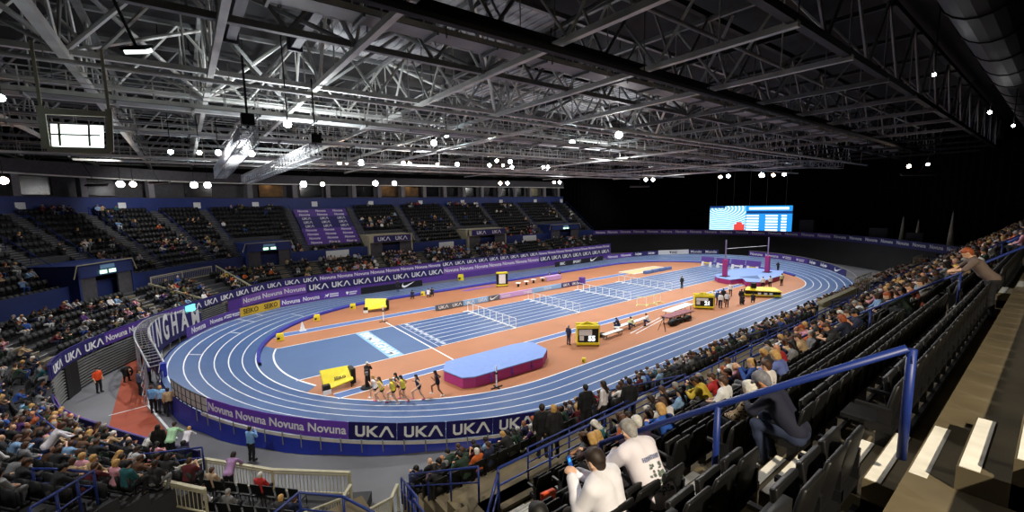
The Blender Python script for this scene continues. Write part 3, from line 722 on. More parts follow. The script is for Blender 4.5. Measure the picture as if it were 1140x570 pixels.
def boards_between(u0, u1, nseg, mats, marks, lab, grp, outward=False, col='white', h=.92):
    for i in range(nseg):
        ua, ub = u0+(u1-u0)*i/nseg, u0+(u1-u0)*(i+1)/nseg
        p, q = ovalpt(trackpt(ua, RB), RB), ovalpt(trackpt(ub, RB), RB)
        um = trackpt((ua+ub)/2, RB); o_ = np.array([cos(um[2]), sin(um[2])])
        fac = o_ if outward else -o_
        lb = lab if isinstance(lab, str) else lab[i]
        mk = marks[i % len(marks)] if marks else []
        board((*p[:2], 0), (*q[:2], 0), (p[2]+.06, q[2]+.06), h, mats, mk, lb, grp, fac, col=col, th=.04)
nearside = lambda p: p[1] < 0 and p[0] < 0
farside = lambda p: p[1] > 0
ORD = ['first', 'second', 'third', 'fourth', 'fifth', 'sixth', 'seventh', 'eighth', 'ninth', 'tenth', 'eleventh', 'twelfth', 'thirteenth', 'fourteenth', 'fifteenth', 'sixteenth', 'seventeenth', 'eighteenth', 'nineteenth', 'twentieth']
def ordn(i):
    tens = ['', '', 'twenty', 'thirty', 'forty', 'fifty', 'sixty', 'seventy', 'eighty', 'ninety', 'hundred']
    if i < 20: return ORD[i]
    n_ = i+1
    if n_ % 10 == 0: return {20: 'twentieth', 30: 'thirtieth', 40: 'fortieth', 50: 'fiftieth', 60: 'sixtieth', 70: 'seventieth', 80: 'eightieth', 90: 'ninetieth', 100: 'hundredth'}.get(n_, 'last')
    if n_ > 100: return 'hundred and '+ordn(n_-101)
    return tens[n_//10]+'-'+ORD[n_ % 10-1]
# near side of the left bend: boards face outward, backs of the far ones face the hall
uA, uB, uC = u_px(231, nearside), u_px(388, nearside), u_px(597, lambda p: p[1] < -10 and p[0] < -10)
boards_between(uA, uB, 4, 'backlit_purple', [['Novuna']], ['light purple Novuna board on the near left bend, %s of four from the left' % ORD[i] for i in range(4)], 'purple boards on the near left bend', True)
boards_between(uB, uC, 4, 'backlit_navy', [['UKA']], ['dark navy UKA board on the near left bend, %s of four from the left' % ORD[i] for i in range(4)], 'navy boards on the near left bend', True)
# barrier frame carrying them: clear panels at both ends
def clear_fence(u0, u1, n_, lab0, grp, mats='backlit_panel'):
    for i in range(n_):
        lab = lab0+', %s from the left' % ORD[i]
        ua, ub = u0+(u1-u0)*i/n_, u0+(u1-u0)*(i+1)/n_
        p, q = np.array(ovalpt(trackpt(ua, RB), RB)), np.array(ovalpt(trackpt(ub, RB), RB)); c = (p+q)/2; root = thing('crowd_barrier', lab, 'barrier', tuple(c), group=grp)
        p, q = p-c, q-c; m = MB(); d = (q-p)/np.linalg.norm(q-p); nz = np.cross(d, [0, 0, 1.])*.015; a, b2 = p+d*.05, q-d*.05
        m.add([a+[0, 0, .15]-nz, b2+[0, 0, .15]-nz, b2+[0, 0, .93]-nz, a+[0, 0, .93]-nz, a+[0, 0, .15]+nz, b2+[0, 0, .15]+nz, b2+[0, 0, .93]+nz, a+[0, 0, .93]+nz], [(0, 1, 2, 3), (7, 6, 5, 4), (0, 4, 5, 1), (1, 5, 6, 2), (2, 6, 7, 3), (3, 7, 4, 0)])
        m.build('panel', mats, root); m = MB(); m.bar(p+[0, 0, 0], p+[0, 0, 1.0], .06); m.bar(p+[0, 0, .97], q+[0, 0, .97], .05); m.bar(p+[0, 0, .5], q+[0, 0, .5], .04); m.bar(p+[0, 0, .12], q+[0, 0, .12], .05); m.build('frame', 'seat_bracket', root)
clear_fence(u_px(191, nearside), uA, 8, 'pale barrier section with black posts left of the purple boards', 'pale barrier panels on the left bend')
clear_fence(uC, uC+14, 8, 'pale barrier section with black posts right of the navy boards', 'pale barrier panels on the near straight')
b = MB()
for u in np.arange(uA, uC, 1.05):
    p = np.array(ovalpt(trackpt(u, RB+.16), RB+.16)); o_ = np.array([cos(trackpt(u, RB)[2]), sin(trackpt(u, RB)[2]), 0])
    b.bar(p+[0, 0, -.5], p+[0, 0, .2], .045); 
tag(b.build('board_bracket', 'steel_mid'), 'row of small steel brackets hanging below the near bend boards', 'bracket')
bpy.data.objects['board_bracket']['kind'] = 'stuff'
b = MB()
us = np.arange(uA, uC, .8)
for ua, ub in zip(us[:-1], us[1:]):
    p, q = np.array(ovalpt(trackpt(ua, RB+.09), RB+.09)), np.array(ovalpt(trackpt(ub, RB+.09), RB+.09)); b.bar(p+[0, 0, .0], q+[0, 0, .0], .06, .16)
tag(b.build('board_sill', 'boardback'), 'pale sill strip under the outward boards of the near left bend', 'trim')
# far side boards, anticlockwise from the right: seen faces look at the track
FS = [(208, 233, 'purple', [['Novuna']], 1, 'purple Novuna board by the curved blue wall, lower one'), (233, 248, 'purple', [['Novuna']], 1, 'purple Novuna board left of the small pictogram board'),
      (248, 267, 'purple', [['runner', 'heart']], 1, 'purple board with small white pictograms left of the yellow board'), (267, 312, 'yellow_board', [['SEIKO', 'SEIKO']], 1, 'yellow SEIKO SEIKO board on the far left bend'),
      (312, 357, 'purple', [['Novuna', 'Novuna']], 1, 'purple board reading Novuna Novuna right of the yellow board'), (357, 402, 'purple', [['runner', 'heart']], 1, 'purple board with white pictograms beside the black swoosh board'),
      (402, 470, 'black_board', [['swoosh']], 1, 'long black board with white swoosh on the far straight at the left'), (618, 650, 'black_board', [['BBC', 'SPORT']], 1, 'black BBC SPORT board at the far straight'),
      (650, 675, 'black_board', [['swoosh']], 1, 'black board with white swoosh right of the BBC SPORT board'), (675, 704, 'purple', [['Novuna', 'Novuna']], 1, 'purple Novuna Novuna board at the start of the right bend'),
      (704, 733, 'navy', [['life', 'life']], 1, 'navy board with two white script marks left of the white board'), (733, 767, 'white', [['heart']], 1, 'white board with small dark wording on the right bend'),
      (767, 800, 'navy', [['Mondo', 'Mondo']], 1, 'dark blue board with two small white words on the right bend'), (834, 868, 'purple', [['Novuna', 'Novuna']], 1, 'purple Novuna Novuna board behind the landing bed'),
      (868, 899, 'purple', [['runner', 'heart']], 1, 'purple pictogram board behind the landing bed'), (899, 924, 'navy', [['life', 'life']], 1, 'navy board with two white script marks on the right bend end'),
      (924, 942, 'navy', [['swoosh']], 1, 'navy board with white swoosh at the end of the right bend')]
far2 = lambda p: (p[1] > 0 and p[0] < 30) or p[0] >= 23.17
for x0, x1, mt, mk, nseg, lab in FS:
    f = (lambda p: p[1] > 5 and p[0] < 0) if x1 < 480 else ((lambda p: p[1] > 15 and p[0] > 0 and p[0] < 27) if x1 < 700 else (lambda p: p[0] > 22 and p[1] > -19.5))
    u0, u1 = u_px(x0, f), u_px(x1, f)
    nn = max(1, int(round(abs(u1-u0)/4.5))) if nseg == 1 else nseg
    if len(mk[0]) > 1 and nn > 1: mks = [mk[0][int(i*len(mk[0])/nn):max(int(i*len(mk[0])/nn)+1, int((i+1)*len(mk[0])/nn))] for i in range(nn)]
    else: mks = [mk[0] if i == nn//2 else [] for i in range(nn)] if len(mk[0]) == 1 else mk
    if u0 < u1: mks = mks[::-1] if len(mks) > 1 else mks
    if nn == 1: boards_between(u0, u1, 1, mt, mks, lab, None, col='olive' if 'SEIKO' in lab else ('black' if mt == 'white' else 'white'))
    else:
        labs = [lab+', part %s' % ORD[i] for i in range(nn)]
        boards_between(u0, u1, nn, mt, mks, [lab if nn == 1 else lab.replace('board', ORD[i]+' board', 1) for i in range(nn)], 'boards: '+' '.join(lab.split()[:5]), col='olive' if 'SEIKO' in lab else ('black' if mt == 'white' else 'white'))
# thin top rail of the boards behind the landing bed
uR0, uR1 = u_px(834, lambda p: p[0] > 22 and p[1] > -19.5), u_px(945, lambda p: p[0] > 22)
b = MB(); pts = [np.array(ovalpt(trackpt(u, RB+.05), RB+.05))+[0, 0, 1.05] for u in np.linspace(uR0, uR1-6, 30)]; b.tube(pts, .04, 6)
tag(b.build('barrier_rail', 'steel_mid'), 'thin steel rail topping the boards of the right bend', 'rail')

# banners on the front walls of the far and end stand
CNT = {}
def banner_run(path, s0, s1, d, z0, h, seg, fn, name='banner', grp='banners on the stand front'):
    n_ = max(1, int(round((s1-s0)/seg)))
    for i in range(n_):
        a, c = s0+(s1-s0)*i/n_, s0+(s1-s0)*(i+1)/n_; p, q = path.off(a, d), path.off(c, d); nn = path.n((a+c)/2)
        mt, mk, lab = fn(i, (a+c)/2, n_); CNT[lab] = CNT.get(lab, 0)+1; lab += ', %s from the %s' % (ordn(CNT[lab]-1), 'left' if path is RIGHT else 'right'); board(p, q, z0, h, mt, mk, lab, grp, -nn, name=name, th=.03)
SB = lambda X, z=2.3: BOWL.s_px(X, 0, z, 0, BOWL.len-2)
s270 = SB(268); s315, s_r = SB(468), SB(671)
b = MB(); sweepw(b, BOWL, slab(-.08, .0, 2.2, 3.1), 1.5, S_LOW+.3); sweepw(b, BOWL, slab(-.1, .02, 3.1, 3.16), 1.5, S_LOW+.3); sweepw(b, BOWL, slab(-.08, .0, .1, 1.36), S_LOW+.3, S_END); struct(b, 'wall_front', 'navy')
b = MB(); sweepw(b, BOWL, slab(-.09, -.02, .0, 2.2), 1.5, s270+2); struct(b, 'wall_front_skirt', 'purple')
# upper band
def upper_band(i, s, n_):
    x = px(BOWL.off(s, -.1, 2.6))[0]
    if x > 598: return 'purple', ['Novuna'], 'purple Novuna banner on top of the far stand front, right end'
    if x > 488: return 'navy', ['UKA'], 'navy UKA banner on top of the far stand front, right part'
    if x > 348: return 'purple', ['Novuna'], 'purple Novuna banner on top of the far stand front, left part'
    if x > 208: return 'navy', ['UKA'], 'navy UKA banner on the stand front above the yellow board'
    if x > 118: return 'purple', ['Novuna'], 'purple Novuna banner on the end stand front'
    if x > 48: return 'navy', ['UKA'], 'navy UKA banner on the end stand front at the left'
    return 'purple', ['Novuna'], 'purple banner at the lower left end of the stand front'
banner_run(BOWL, 2, S_LOW, -.13, 2.2, .88, 2.35, upper_band)
banner_run(BOWL, S_LOW+.8, S_END-.3, -.13, .62, .72, 2.35, lambda i, s, n_: ('purple_l', ['Novuna'], 'low purple banner before the spectators at the lower left'), grp='low banners at the lower left')
def lower_band(i, s, n_):
    x = px(BOWL.off(s, -.1, 1.5))[0]
    if x > 598: return 'navy', ['UKA'], 'navy UKA banner low on the far stand front, right end'
    if x > 488: return 'purple_l', ['Novuna'], 'light purple Novuna banner low on the far stand front'
    if x > 348: return 'navy', ['UKA'], 'navy UKA banner low on the far stand front, left part'
    return 'purple_l', ['Novuna'], 'light purple banner in the lower row behind the yellow board'
banner_run(BOWL, 2, s270, -.13, .95, 1.2, 3.0, lower_band, grp='lower banners on the stand front')
b = MB()                                              # light cap strip on the boards
# ribbed underside of the end stand front
b = MB()
for z in np.arange(.15, 2.1, .2): sweepw(b, BOWL, slab(-.14-.0*z, -.02, z, z+.07), s270+2.5, S_LOW)
tag(b.build('ribbed_cladding', 'steel_mid'), 'ribbed grey metal cladding under the end stand banners', 'cladding')
for k, (x0, x1) in enumerate([(70, 84), (150, 165)]):
    s0, s1 = BOWL.s_px(x1, 0, 1, s270), BOWL.s_px(x0, 0, 1, s270); b = MB(); sweepw(b, BOWL, slab(-.22, -.05, 0, 2.15), s0, s1)
    tag(b.build('black_panel', 'black'), 'black panel over the ribbed cladding, ' + ('left one near the orange vest' if k == 0 else 'right one beyond the red path'), 'panel')
# curved banner of the right end gangway
def rband(i, s, n_): return ('purple' if px(RIGHT.off(s, 0, 5))[0] < 925 else 'navy'), ['Novuna'], 'purple banner with small lettering along the raised right gangway'
banner_run(RIGHT, .5, RIGHT.len-1, -.1, 4.62, .95, 3.2, rband, grp='banners along the right end gangway')
b = MB(); sweepw(b, RIGHT, slab(-.06, .04, 4.4, 5.6), 0, RIGHT.len-.5); struct(b, 'trim_3', 'navy')
# upper tier covered block with banners laid over seat rows
sL, sR = BOWL.s_px(334, 12, 9), BOWL.s_px(392, 12, 9)
s0, s1 = min(sL, sR), max(sL, sR)
for i in range(11):
    d, z = upp(i+.0); 
    if i < 2: continue
    kind = 'UKA' if i in (6, 7, 8) else 'Novuna'
    p, q = BOWL.off(s0, d+.1), BOWL.off(s1, d+.1); nn = BOWL.n((s0+s1)/2)
    board(p, q, z+.25, .62, 'navy' if kind == 'UKA' else 'purple', [kind]*3, '%s %s sheet over the covered seat block, %s from its bottom' % ('navy UKA' if kind == 'UKA' else 'purple', 'banner', ORD[i-2]), 'banner sheets over the covered seat block', -nn, name='seat_cover_banner')
    
# white square signs on the back wall and white sheets on the mid wall
for k, x in enumerate([23, 137, 220, 285, 350, 413, 468, 515, 558, 596, 625]):
    t = BOWL.s_px(x, DB-.1, 12.9); nn = BOWL.n(t); p = BOWL.off(t, DB-.04, 12.9); tt = np.array([-nn[1], nn[0]])
    m = MB(); m.obox((0, 0, 0), (tt[0]*.45, tt[1]*.45, 0), (nn[0]*.03, nn[1]*.03, 0), (0, 0, .42)); o = m.build('block_sign', 'paper'); o.location = p
    tag(o, 'white square block sign on the blue back wall, %s from the left' % ORD[k], 'sign', 'white signs on the back wall')
for k, (x, w_, lab) in enumerate([(376, 1.7, 'white sheet on the blue mid wall below the covered seat block'), (497, 1.5, 'white sheet on the blue mid wall at the middle of the far stand'), (590, 1.8, 'white sheet on the blue mid wall near the right end of the far stand')]):
    t = BOWL.s_px(x, 6.3, 5.2); nn = BOWL.n(t); p = BOWL.off(t, 6.33, 5.15); tt = np.array([-nn[1], nn[0]]); m = MB(); m.obox((0, 0, 0), (tt[0]*w_, tt[1]*w_, 0), (nn[0]*.03, nn[1]*.03, 0), (0, 0, .55)); o = m.build('wall_sheet', 'paper'); o.location = p; tag(o, lab, 'sheet')

# entrance portals in the upper tier
def portal(x0, x1, kind, lab):
    sa, sb = BOWL.s_px(x0, 6.0, 6), BOWL.s_px(x1, 6.0, 6); s0, s1 = min(sa, sb), max(sa, sb); c = BOWL.off((s0+s1)/2, 5.6, AZ); nn = BOWL.n((s0+s1)/2); L = hypot(*(BOWL.off(s1, 5.6)-BOWL.off(s0, 5.6))[:2])
    root = thing('entrance_portal', lab, 'entrance', tuple(c)); root.rotation_euler = (0, 0, atan2(nn[1], nn[0])-pi/2)   # local +y = outward
    m = MB(); m.box(-L/2, L/2, .0, .18, 2.15, 3.25); m.box(-L/2, -L/2+.2, 0, 4.5, 0, 3.25); m.box(L/2-.2, L/2, 0, 4.5, 0, 3.25); m.box(-L/2, L/2, 0, 4.6, 3.15, 3.3)
    m.build('surround', 'blue_wall' if kind != 'uka' else 'cream', root)
    m = MB(); m.box(-L/2+.2, L/2-.2, 1.4, 1.5, 0, 2.2); m.build('doorway_shade', 'black', root)  # black sheet stands in for the shade inside the opening
    for xx0, xx1 in ((-L/2+.2, -L/2+L*.3), (L/2-L*.3, L/2-.2)): m = MB(); m.box(xx0, xx1, .1, .25, 0, 2.15); m.build('door_panel', 'suite_wall', root)
    m = MB(); m.bar((-L/2, 0, 3.32), (L/2, 0, 3.32), .08); m.bar((-L/2, 0, 3.32), (-L/2-.4, 0, 2.2), .07); m.bar((L/2, 0, 3.32), (L/2+.4, 0, 2.2), .07); m.build('coping', 'cream', root)
    if kind == 'uka':
        m = MB(); m.box(-L/2+.8, L/2-.3, -.08, -.02, 2.2, 3.2); bn = m.build('banner', 'navy', root)
        for q in (-.18, .22):
            o = link('lettering', uka_mesh(.62), bn); o.location = (L*q, -.1, 2.7); o.rotation_euler = (pi/2, 0, 0)
    else:
        m = MB(); m.box(-.75, .75, -.06, 0, 2.75, 3.1); m.build('portal_sign', 'pale_blue', root)
        m = MB(); m.box(-.8, -.15, -.1, -.02, 2.3, 2.62); m.box(.15, .8, -.1, -.02, 2.3, 2.62); m.build('exit_light', 'green_sign', root)
portal(84, 146, 'blue', 'blue entrance portal with lit green exit signs in the end stand')
portal(270, 322, 'blue', 'blue entrance portal with lit green exit signs left of the covered seat block')
portal(410, 458, 'uka', 'cream entrance portal with navy UKA banner right of the covered seat block')
portal(520, 562, 'uka', 'cream entrance portal with navy UKA banner at the middle of the far stand')
portal(612, 644, 'blue', 'blue entrance portal near the right end of the far stand')
m = MB(); s_ = BOWL.s_px(210, 0, 2.6); p = BOWL.off(s_, -.2, 2.65); nn = BOWL.n(s_); tt = np.array([-nn[1], nn[0]]); m.obox((0, 0, 0), (tt[0]*.6, tt[1]*.6, 0), (nn[0]*.04, nn[1]*.04, 0), (0, 0, .33)); o = m.build('display_sign', 'cyan_sign'); o.location = p; tag(o, 'small glowing cyan display sign between the purple and navy banners', 'sign')

# stepped aisles of the far and end stand
AISLES = [(30, 2), (85, 2), (150, 18), (213, 2), (253, 2), (333, 2), (402, 2), (457, 2), (511, 2), (551, 2), (592, 2), (630, 2), (653, 2)]
aisle_s = []
for k, (x, _) in enumerate(AISLES):
    s_ = BOWL.s_px(x, 10.5, 8.2); aisle_s.append(s_); m = MB(); nn = BOWL.n(s_); tt = np.array([-nn[1], nn[0]])
    for i in range(NUP):
        d, z = upp(i)
        for j in range(3):
            p = BOWL.off(s_, d+.28*j+.14, z+.2*j-.08); 
            if j: m.obox((p[0], p[1], p[2]), (tt[0]*.55, tt[1]*.55, 0), (nn[0]*.14, nn[1]*.14, 0), (0, 0, .1))
            p = BOWL.off(s_, d+.28*j+.03, z+.2*j+.012+.008); m.obox(p, (tt[0]*.55, tt[1]*.55, 0), (nn[0]*.03, nn[1]*.03, 0), (0, 0, .012), 1)
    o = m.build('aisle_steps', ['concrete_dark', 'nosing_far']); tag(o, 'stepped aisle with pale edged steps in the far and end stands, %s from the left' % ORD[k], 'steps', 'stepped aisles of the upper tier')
    m = MB(); a_, c_ = BOWL.off(s_+.0, 6.6, PZ+1.0), BOWL.off(s_, DB-1, ZE(NUP-1)+1.0)
    for f in np.linspace(0, 1, 6): p = a_+(c_-a_)*f; m.bar(p, p-[0, 0, 1.0], .05)
    m.tube([a_, c_], .03, 6); o = m.build('aisle_handrail', 'rail'); tag(o, 'blue handrail up the stepped aisle, %s aisle from the left' % ORD[k], 'handrail', 'handrails of the far aisles')
LOW_AISLE = []
for k, x in enumerate([20, 168, 232, 318, 352, 425, 472, 530, 575, 612, 650]):
    s_ = BOWL.s_px(x, 3, 3.2); LOW_AISLE.append(s_); m = MB(); nn = BOWL.n(s_); tt = np.array([-nn[1], nn[0]])
    for i in range(6):
        d, z = low(i)
        for j in range(2):
            if j: m.obox(BOWL.off(s_, d+.63, z+.11), (tt[0]*.6, tt[1]*.6, 0), (nn[0]*.21, nn[1]*.21, 0), (0, 0, .11))
            m.obox(BOWL.off(s_, d+.42*j+.03, z+.225*j+.012), (tt[0]*.6, tt[1]*.6, 0), (nn[0]*.035, nn[1]*.035, 0), (0, 0, .012), 1)
    tag(m.build('aisle_steps', ['concrete', 'nosing_far']), 'stepped aisle of the lower tier below the mid wall, %s from the left' % ORD[k], 'steps', 'stepped aisles of the lower tier')
LOW_AISLE.append(BOWL.s_px(254, 2, 2.6))
# grey railed stair by the enclosure in the end stand
# ---------------------------------------------------------------- seats
def seat_mesh_parts():
    back = MB()
    prof = [(-.215, .36, .03), (-.235, .60, .0), (-.225, .82, -.04), (-.19, .90, -.055)]
    L_ = [(x, y, z) for x, z, y in prof]; F = []; V = []
    for s_ in (0, 1):
        for (x, y, z) in L_: V.append((x, y+.045*s_, z))
        for (x, y, z) in L_[::-1]: V.append((-x, y+.045*s_, z))
    n_ = 8
    back.add(V, [tuple(range(n_)), tuple(range(2*n_-1, n_-1, -1))]+[(k, n_+k, n_+(k+1) % n_, (k+1) % n_) for k in range(n_)])
    pan = MB(); pan.add([(-.2, .06, .40), (.2, .06, .40), (.21, .13, .82), (-.21, .13, .82), (-.2, .13, .38), (.2, .13, .38), (.2, .19, .79), (-.2, .19, .79)], [(0, 3, 2, 1), (4, 5, 6, 7), (0, 1, 5, 4), (1, 2, 6, 5), (2, 3, 7, 6), (3, 0, 4, 7)])
    arm = MB()
    for sx in (-.245, .245):
        arm.box(sx-.02, sx+.02, -.02, .1, .1, .62); arm.box(sx-.025, sx+.025, -.02, .3, .6, .64); arm.box(sx-.03, sx+.03, -.03, .2, .36, .46)
    arm.box(-.24, .24, -.02, .04, .3, .36)
    arm.box(-.26, .26, -.055, -.01, .02, .12)
    return back, pan, arm
bk, pn, ar = seat_mesh_parts()
def bevelled(mb, name, mats, wd):
    o = mb.build(name, mats, bevel=wd, smooth=True); o.modifiers['bevel'].segments = 3; bpy.context.view_layer.update()
    me = bpy.data.meshes.new_from_object(o.evaluated_get(bpy.context.evaluated_depsgraph_get())); bpy.data.objects.remove(o); me.name = name; return me
ME_BACK = bevelled(bk, 'seat_back', 'seat', .02); ME_PAN = bevelled(pn, 'seat_pan', 'seat', .02); ME_ARM = ar.mesh('seat_bracket', 'seat_bracket')
ONE = MB(); 
for q in (bk, pn, ar): ONE.add(np.concatenate(q.v), q.f)
ME_ONE = ONE.mesh('stadium_seat', 'seat_far')
FARV = []; 
fs = MB(); fs.box(-.21, .21, 0, .06, .38, .86); fs.box(-.2, .2, .07, .14, .4, .76); fs.box(-.24, .24, -.03, .1, .3, .38)
FSV = np.concatenate(fs.v); FSF = np.array(fs.f)
class Bulk:                                             # countless far copies in one mesh
    def __init__(s): s.V = []; s.F = []; s.M = []; s.n = 0
    def put(s, V, F, pos, yaw, M=None, sc=1.):
        c, si = cos(yaw), sin(yaw); W = np.empty_like(V); W[:, 0] = (V[:, 0]*c-V[:, 1]*si)*sc+pos[0]; W[:, 1] = (V[:, 0]*si+V[:, 1]*c)*sc+pos[1]; W[:, 2] = V[:, 2]*sc+pos[2]
        s.V.append(W); s.F.append(F+s.n); s.n += len(V)
        if M is not None: s.M.append(M)
    def build(s, name, mats):
        V = np.concatenate(s.V); F = np.concatenate(s.F); me = bpy.data.meshes.new(name); me.vertices.add(len(V)); me.vertices.foreach_set('co', V.ravel())
        k = F.shape[1]; me.loops.add(F.size); me.loops.foreach_set('vertex_index', F.ravel().astype(np.int32)); me.polygons.add(len(F)); me.polygons.foreach_set('loop_start', np.arange(0, F.size, k, dtype=np.int32))
        for m in mats: me.materials.append(m)
        if s.M: me.polygons.foreach_set('material_index', np.concatenate(s.M).astype(np.int32))
        me.update(); me.validate(); return link(name, me)
# seat places: (x, y, z, yaw, section, row, number); yaw turns local +y towards the hall
SEATS = []
def yaw_to(v): return atan2(v[1], v[0])-pi/2
for tier, rows, al, hw in (('upper', NUP, aisle_s, .75), ('lower', 10, LOW_AISLE, .8)):
    for i in range(rows):
        d, z = upp(i) if tier == 'upper' else low(i); d += .55
        L = 0; s_ = 1.0 if tier == 'upper' else (2.4 if i < 6 else S_LOW+1.2); k = 0; smax = S_LOW+1.0 if tier == 'upper' else S_END-.6
        if tier == 'lower' and i >= 3: smax = S_BACK-.3
        while s_ < smax:
            A = BOWL.off(s_, d); B = BOWL.off(s_+.1, d); step = .5/(hypot(*(B-A)[:2])/.1)
            s_ += step; k += 1
            if any(abs(s_-a) < hw/(hypot(*(B-A)[:2])/.1) for a in al): continue
            if tier == 'upper' and i >= 2 and s0 <= s_ <= s1: continue
            x_ = px(BOWL.off(s_, 6, 6))[0]
            if tier == 'upper' and i < 5 and any(a-3 < x_ < c+3 for a, c in ((84, 146), (270, 322), (410, 458), (520, 562), (612, 644))): continue
            p = BOWL.off(s_, d, z-(drop(s_) if tier == 'lower' else 0)); SEATS.append((p[0], p[1], p[2], yaw_to(-BOWL.n(s_)), tier, i, k, 'far' if p[0] > -38 and p[1] > 0 else 'end'))
rank = {}
for q in range(len(SEATS)-1, -1, -1):
    S = SEATS[q]
    if S[7] == 'end': rank[S[4:6]] = rank.get(S[4:6], 0)+1; SEATS[q] = S[:6]+(rank[S[4:6]],)+S[7:]
NA = [(-38.2, -37.0), (-26.3, -25.2), (-14.3, -13.2), (-2.3, -1.2), (9.7, 10.8), (21.7, 22.8)]
for i in (0, 1, 2, 3, 4, 5, 6, 7, 9):                   # near upper tier; row 8 stands level with the strip below the camera
    z = ZE(i)
    for k in range(-14, 140):
        x = -36.75+.5*k if k >= 0 else -38.4+.5*(k+1)
        if x > 32.5 or x < {9: -36.5, 7: -41.7, 6: -41.0}.get(i, -44.5 if i > 4 else (-40.2 if i > 2 else -36.9)): continue
        if any(a-.2 < x < c+.2 for a, c in NA[1:]): continue
        SEATS.append((x, YE(i)-.5, z, 0., 'near upper', i, k, 'near'))
NLA = [(-26.5, -25), (-14.5, -13), (-2.5, -1), (9.5, 11), (21.5, 23)]
for i in range(6):
    d, z = low(i)
    for k in range(0, 144):
        x = -36.9+.5*k
        if x > 32.5 or any(a < x < c for a, c in NLA) or (i >= 3 and x < -12) or (i >= 4 and x < 8): continue
        SEATS.append((x, -23.5-d-.55, z, 0., 'near lower', i, k, 'near'))

# near stand: stepped aisles with bright nosings, handrails
for k, (xa, xb) in enumerate(NA):
    m = MB()
    for i in range(0, 11):
        z = ZE(i)
        for j in range(3):
            ye = YE(i)-.28*j
            if j: m.box(xa, xb, YE(i)-.845, ye, z-.01, z+.2*j)
            m.box(xa+.01, xb-.01, ye-.125, ye-.012, z+.2*j, z+.2*j+.006, 1)
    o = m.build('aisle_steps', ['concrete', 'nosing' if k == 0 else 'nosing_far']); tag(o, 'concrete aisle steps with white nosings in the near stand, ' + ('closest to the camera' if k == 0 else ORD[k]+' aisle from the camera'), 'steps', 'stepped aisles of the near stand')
for k, (xa, xb) in enumerate(NLA):
    m = MB()
    for i in range(6):
        d, z = low(i)
        for j in range(2):
            ye = -23.5-d-.42*j
            if j: m.box(xa, xb, -23.5-d-.84, ye, z-.01, z+.225)
            m.box(xa+.01, xb-.01, ye-.1, ye-.01, z+.225*j, z+.225*j+.006, 1)
    tag(m.build('aisle_steps', ['concrete', 'nosing_far']), 'stepped aisle in the front tier of the near stand, %s from the left' % ORD[k], 'steps', 'front tier aisles of the near stand')
def rail_run(pts, h, lab, name='handrail', r=.028, post=1.6, mid=True, mats='rail', grp=None, posts=None):
    """top rail over ground points pts at height h with posts standing on them"""
    root = thing(name, lab, 'railing', tuple(pts[0]), group=grp); P = [np.array(p, float)-np.array(pts[0], float) for p in pts]
    m = MB(); m.tube([p+[0, 0, h] for p in P], r, 8); m.build('top_rail', mats, root, smooth=True)
    if mid:
        m = MB(); m.tube([p+[0, 0, h*.55] for p in P], r*.7, 6); m.build('mid_rail', mats, root)
    for a, c in zip(P[:-1], P[1:]):
        L = np.linalg.norm(c-a); n_ = max(1, int(round(L/post)))
        for q in range(n_+(1 if c is P[-1] else 0)):
            p = a+(c-a)*q/n_; m = MB(); m.tube([p, p+[0, 0, h]], r*.95, 8); m.build('post', mats, root, smooth=True)
    return root
# the big handrail beside the camera (three posts down the aisle)
root = thing('aisle_handrail', 'thick royal blue handrail down the near aisle at the lower right, closest to the camera', 'railing', (-38.0, -37.0, ZE(8)))
o3 = np.array([-38.0, -37.0, ZE(8)]); tops = [np.array([-37.98, -36.99, 10.99]), np.array([-38.2, -35.46, 9.97]), np.array([-38.33, -33.86, 8.82])]
m = MB(); t0 = tops[0]-o3
m.tube([t0+[0, -.0, -.12], t0+[0, .0, -.05], t0+[-.008, .03, 0], *[t-o3 for t in tops[1:]]], .036, 12); m.build('top_rail', 'rail', root, smooth=True)
for t, zb_ in zip(tops, (ZE(8), ZE(6), ZE(4))):
    m = MB(); m.tube([(t[0]-o3[0], t[1]-o3[1], zb_-o3[2]), (t[0]-o3[0], t[1]-o3[1], t[2]-o3[2])], .036, 12); m.build('post', 'rail', root, smooth=True)
# parapet and long rails of the near stand
m = MB(); m.box(-37.6, 33, -30.33, -30.15, AZ, PZ+.1); struct(m, 'wall_parapet', 'concrete')
rail_run([(-37.6, -30.2, PZ+.1), (-2, -30.2, PZ+.1), (33, -30.2, PZ+.1)], .95, 'long royal blue guard rail along the parapet of the upper near tier', 'guard_rail', .035)
for k, (a, c) in enumerate([(-35.6, -27.3), (-24.6, -15.2), (-12.6, -3.2), (-.6, 9.0), (11.4, 21.0), (23.5, 33)]):
    rail_run([(a, -28.85, AZ), (c, -28.85, AZ)], 1.0, 'royal blue rail behind the last row of the front tier, %s length from the left' % ORD[k], 'guard_rail', .028, grp='rails behind the front tier')
for k, (xa, xb) in enumerate(NA[1:]):
    rail_run([(xa-.05, YE(0)-.3, ZE(0)), (xa-.05, YE(9), ZE(9))], 1.0, 'royal blue handrail beside the %s stepped aisle from the camera' % ORD[k+1], 'handrail', .03, 2.2, False, grp='handrails of the near aisles')
for k, (xa, xb) in enumerate(NLA):
    rail_run([(xa+.1, -24.0, 1.65), (xa+.1, -28.3, 3.9)], 1.0, 'royal blue handrail down the front tier of the near stand, %s from the left' % ORD[k], 'handrail', .028, 1.4, grp='handrails of the front tier')
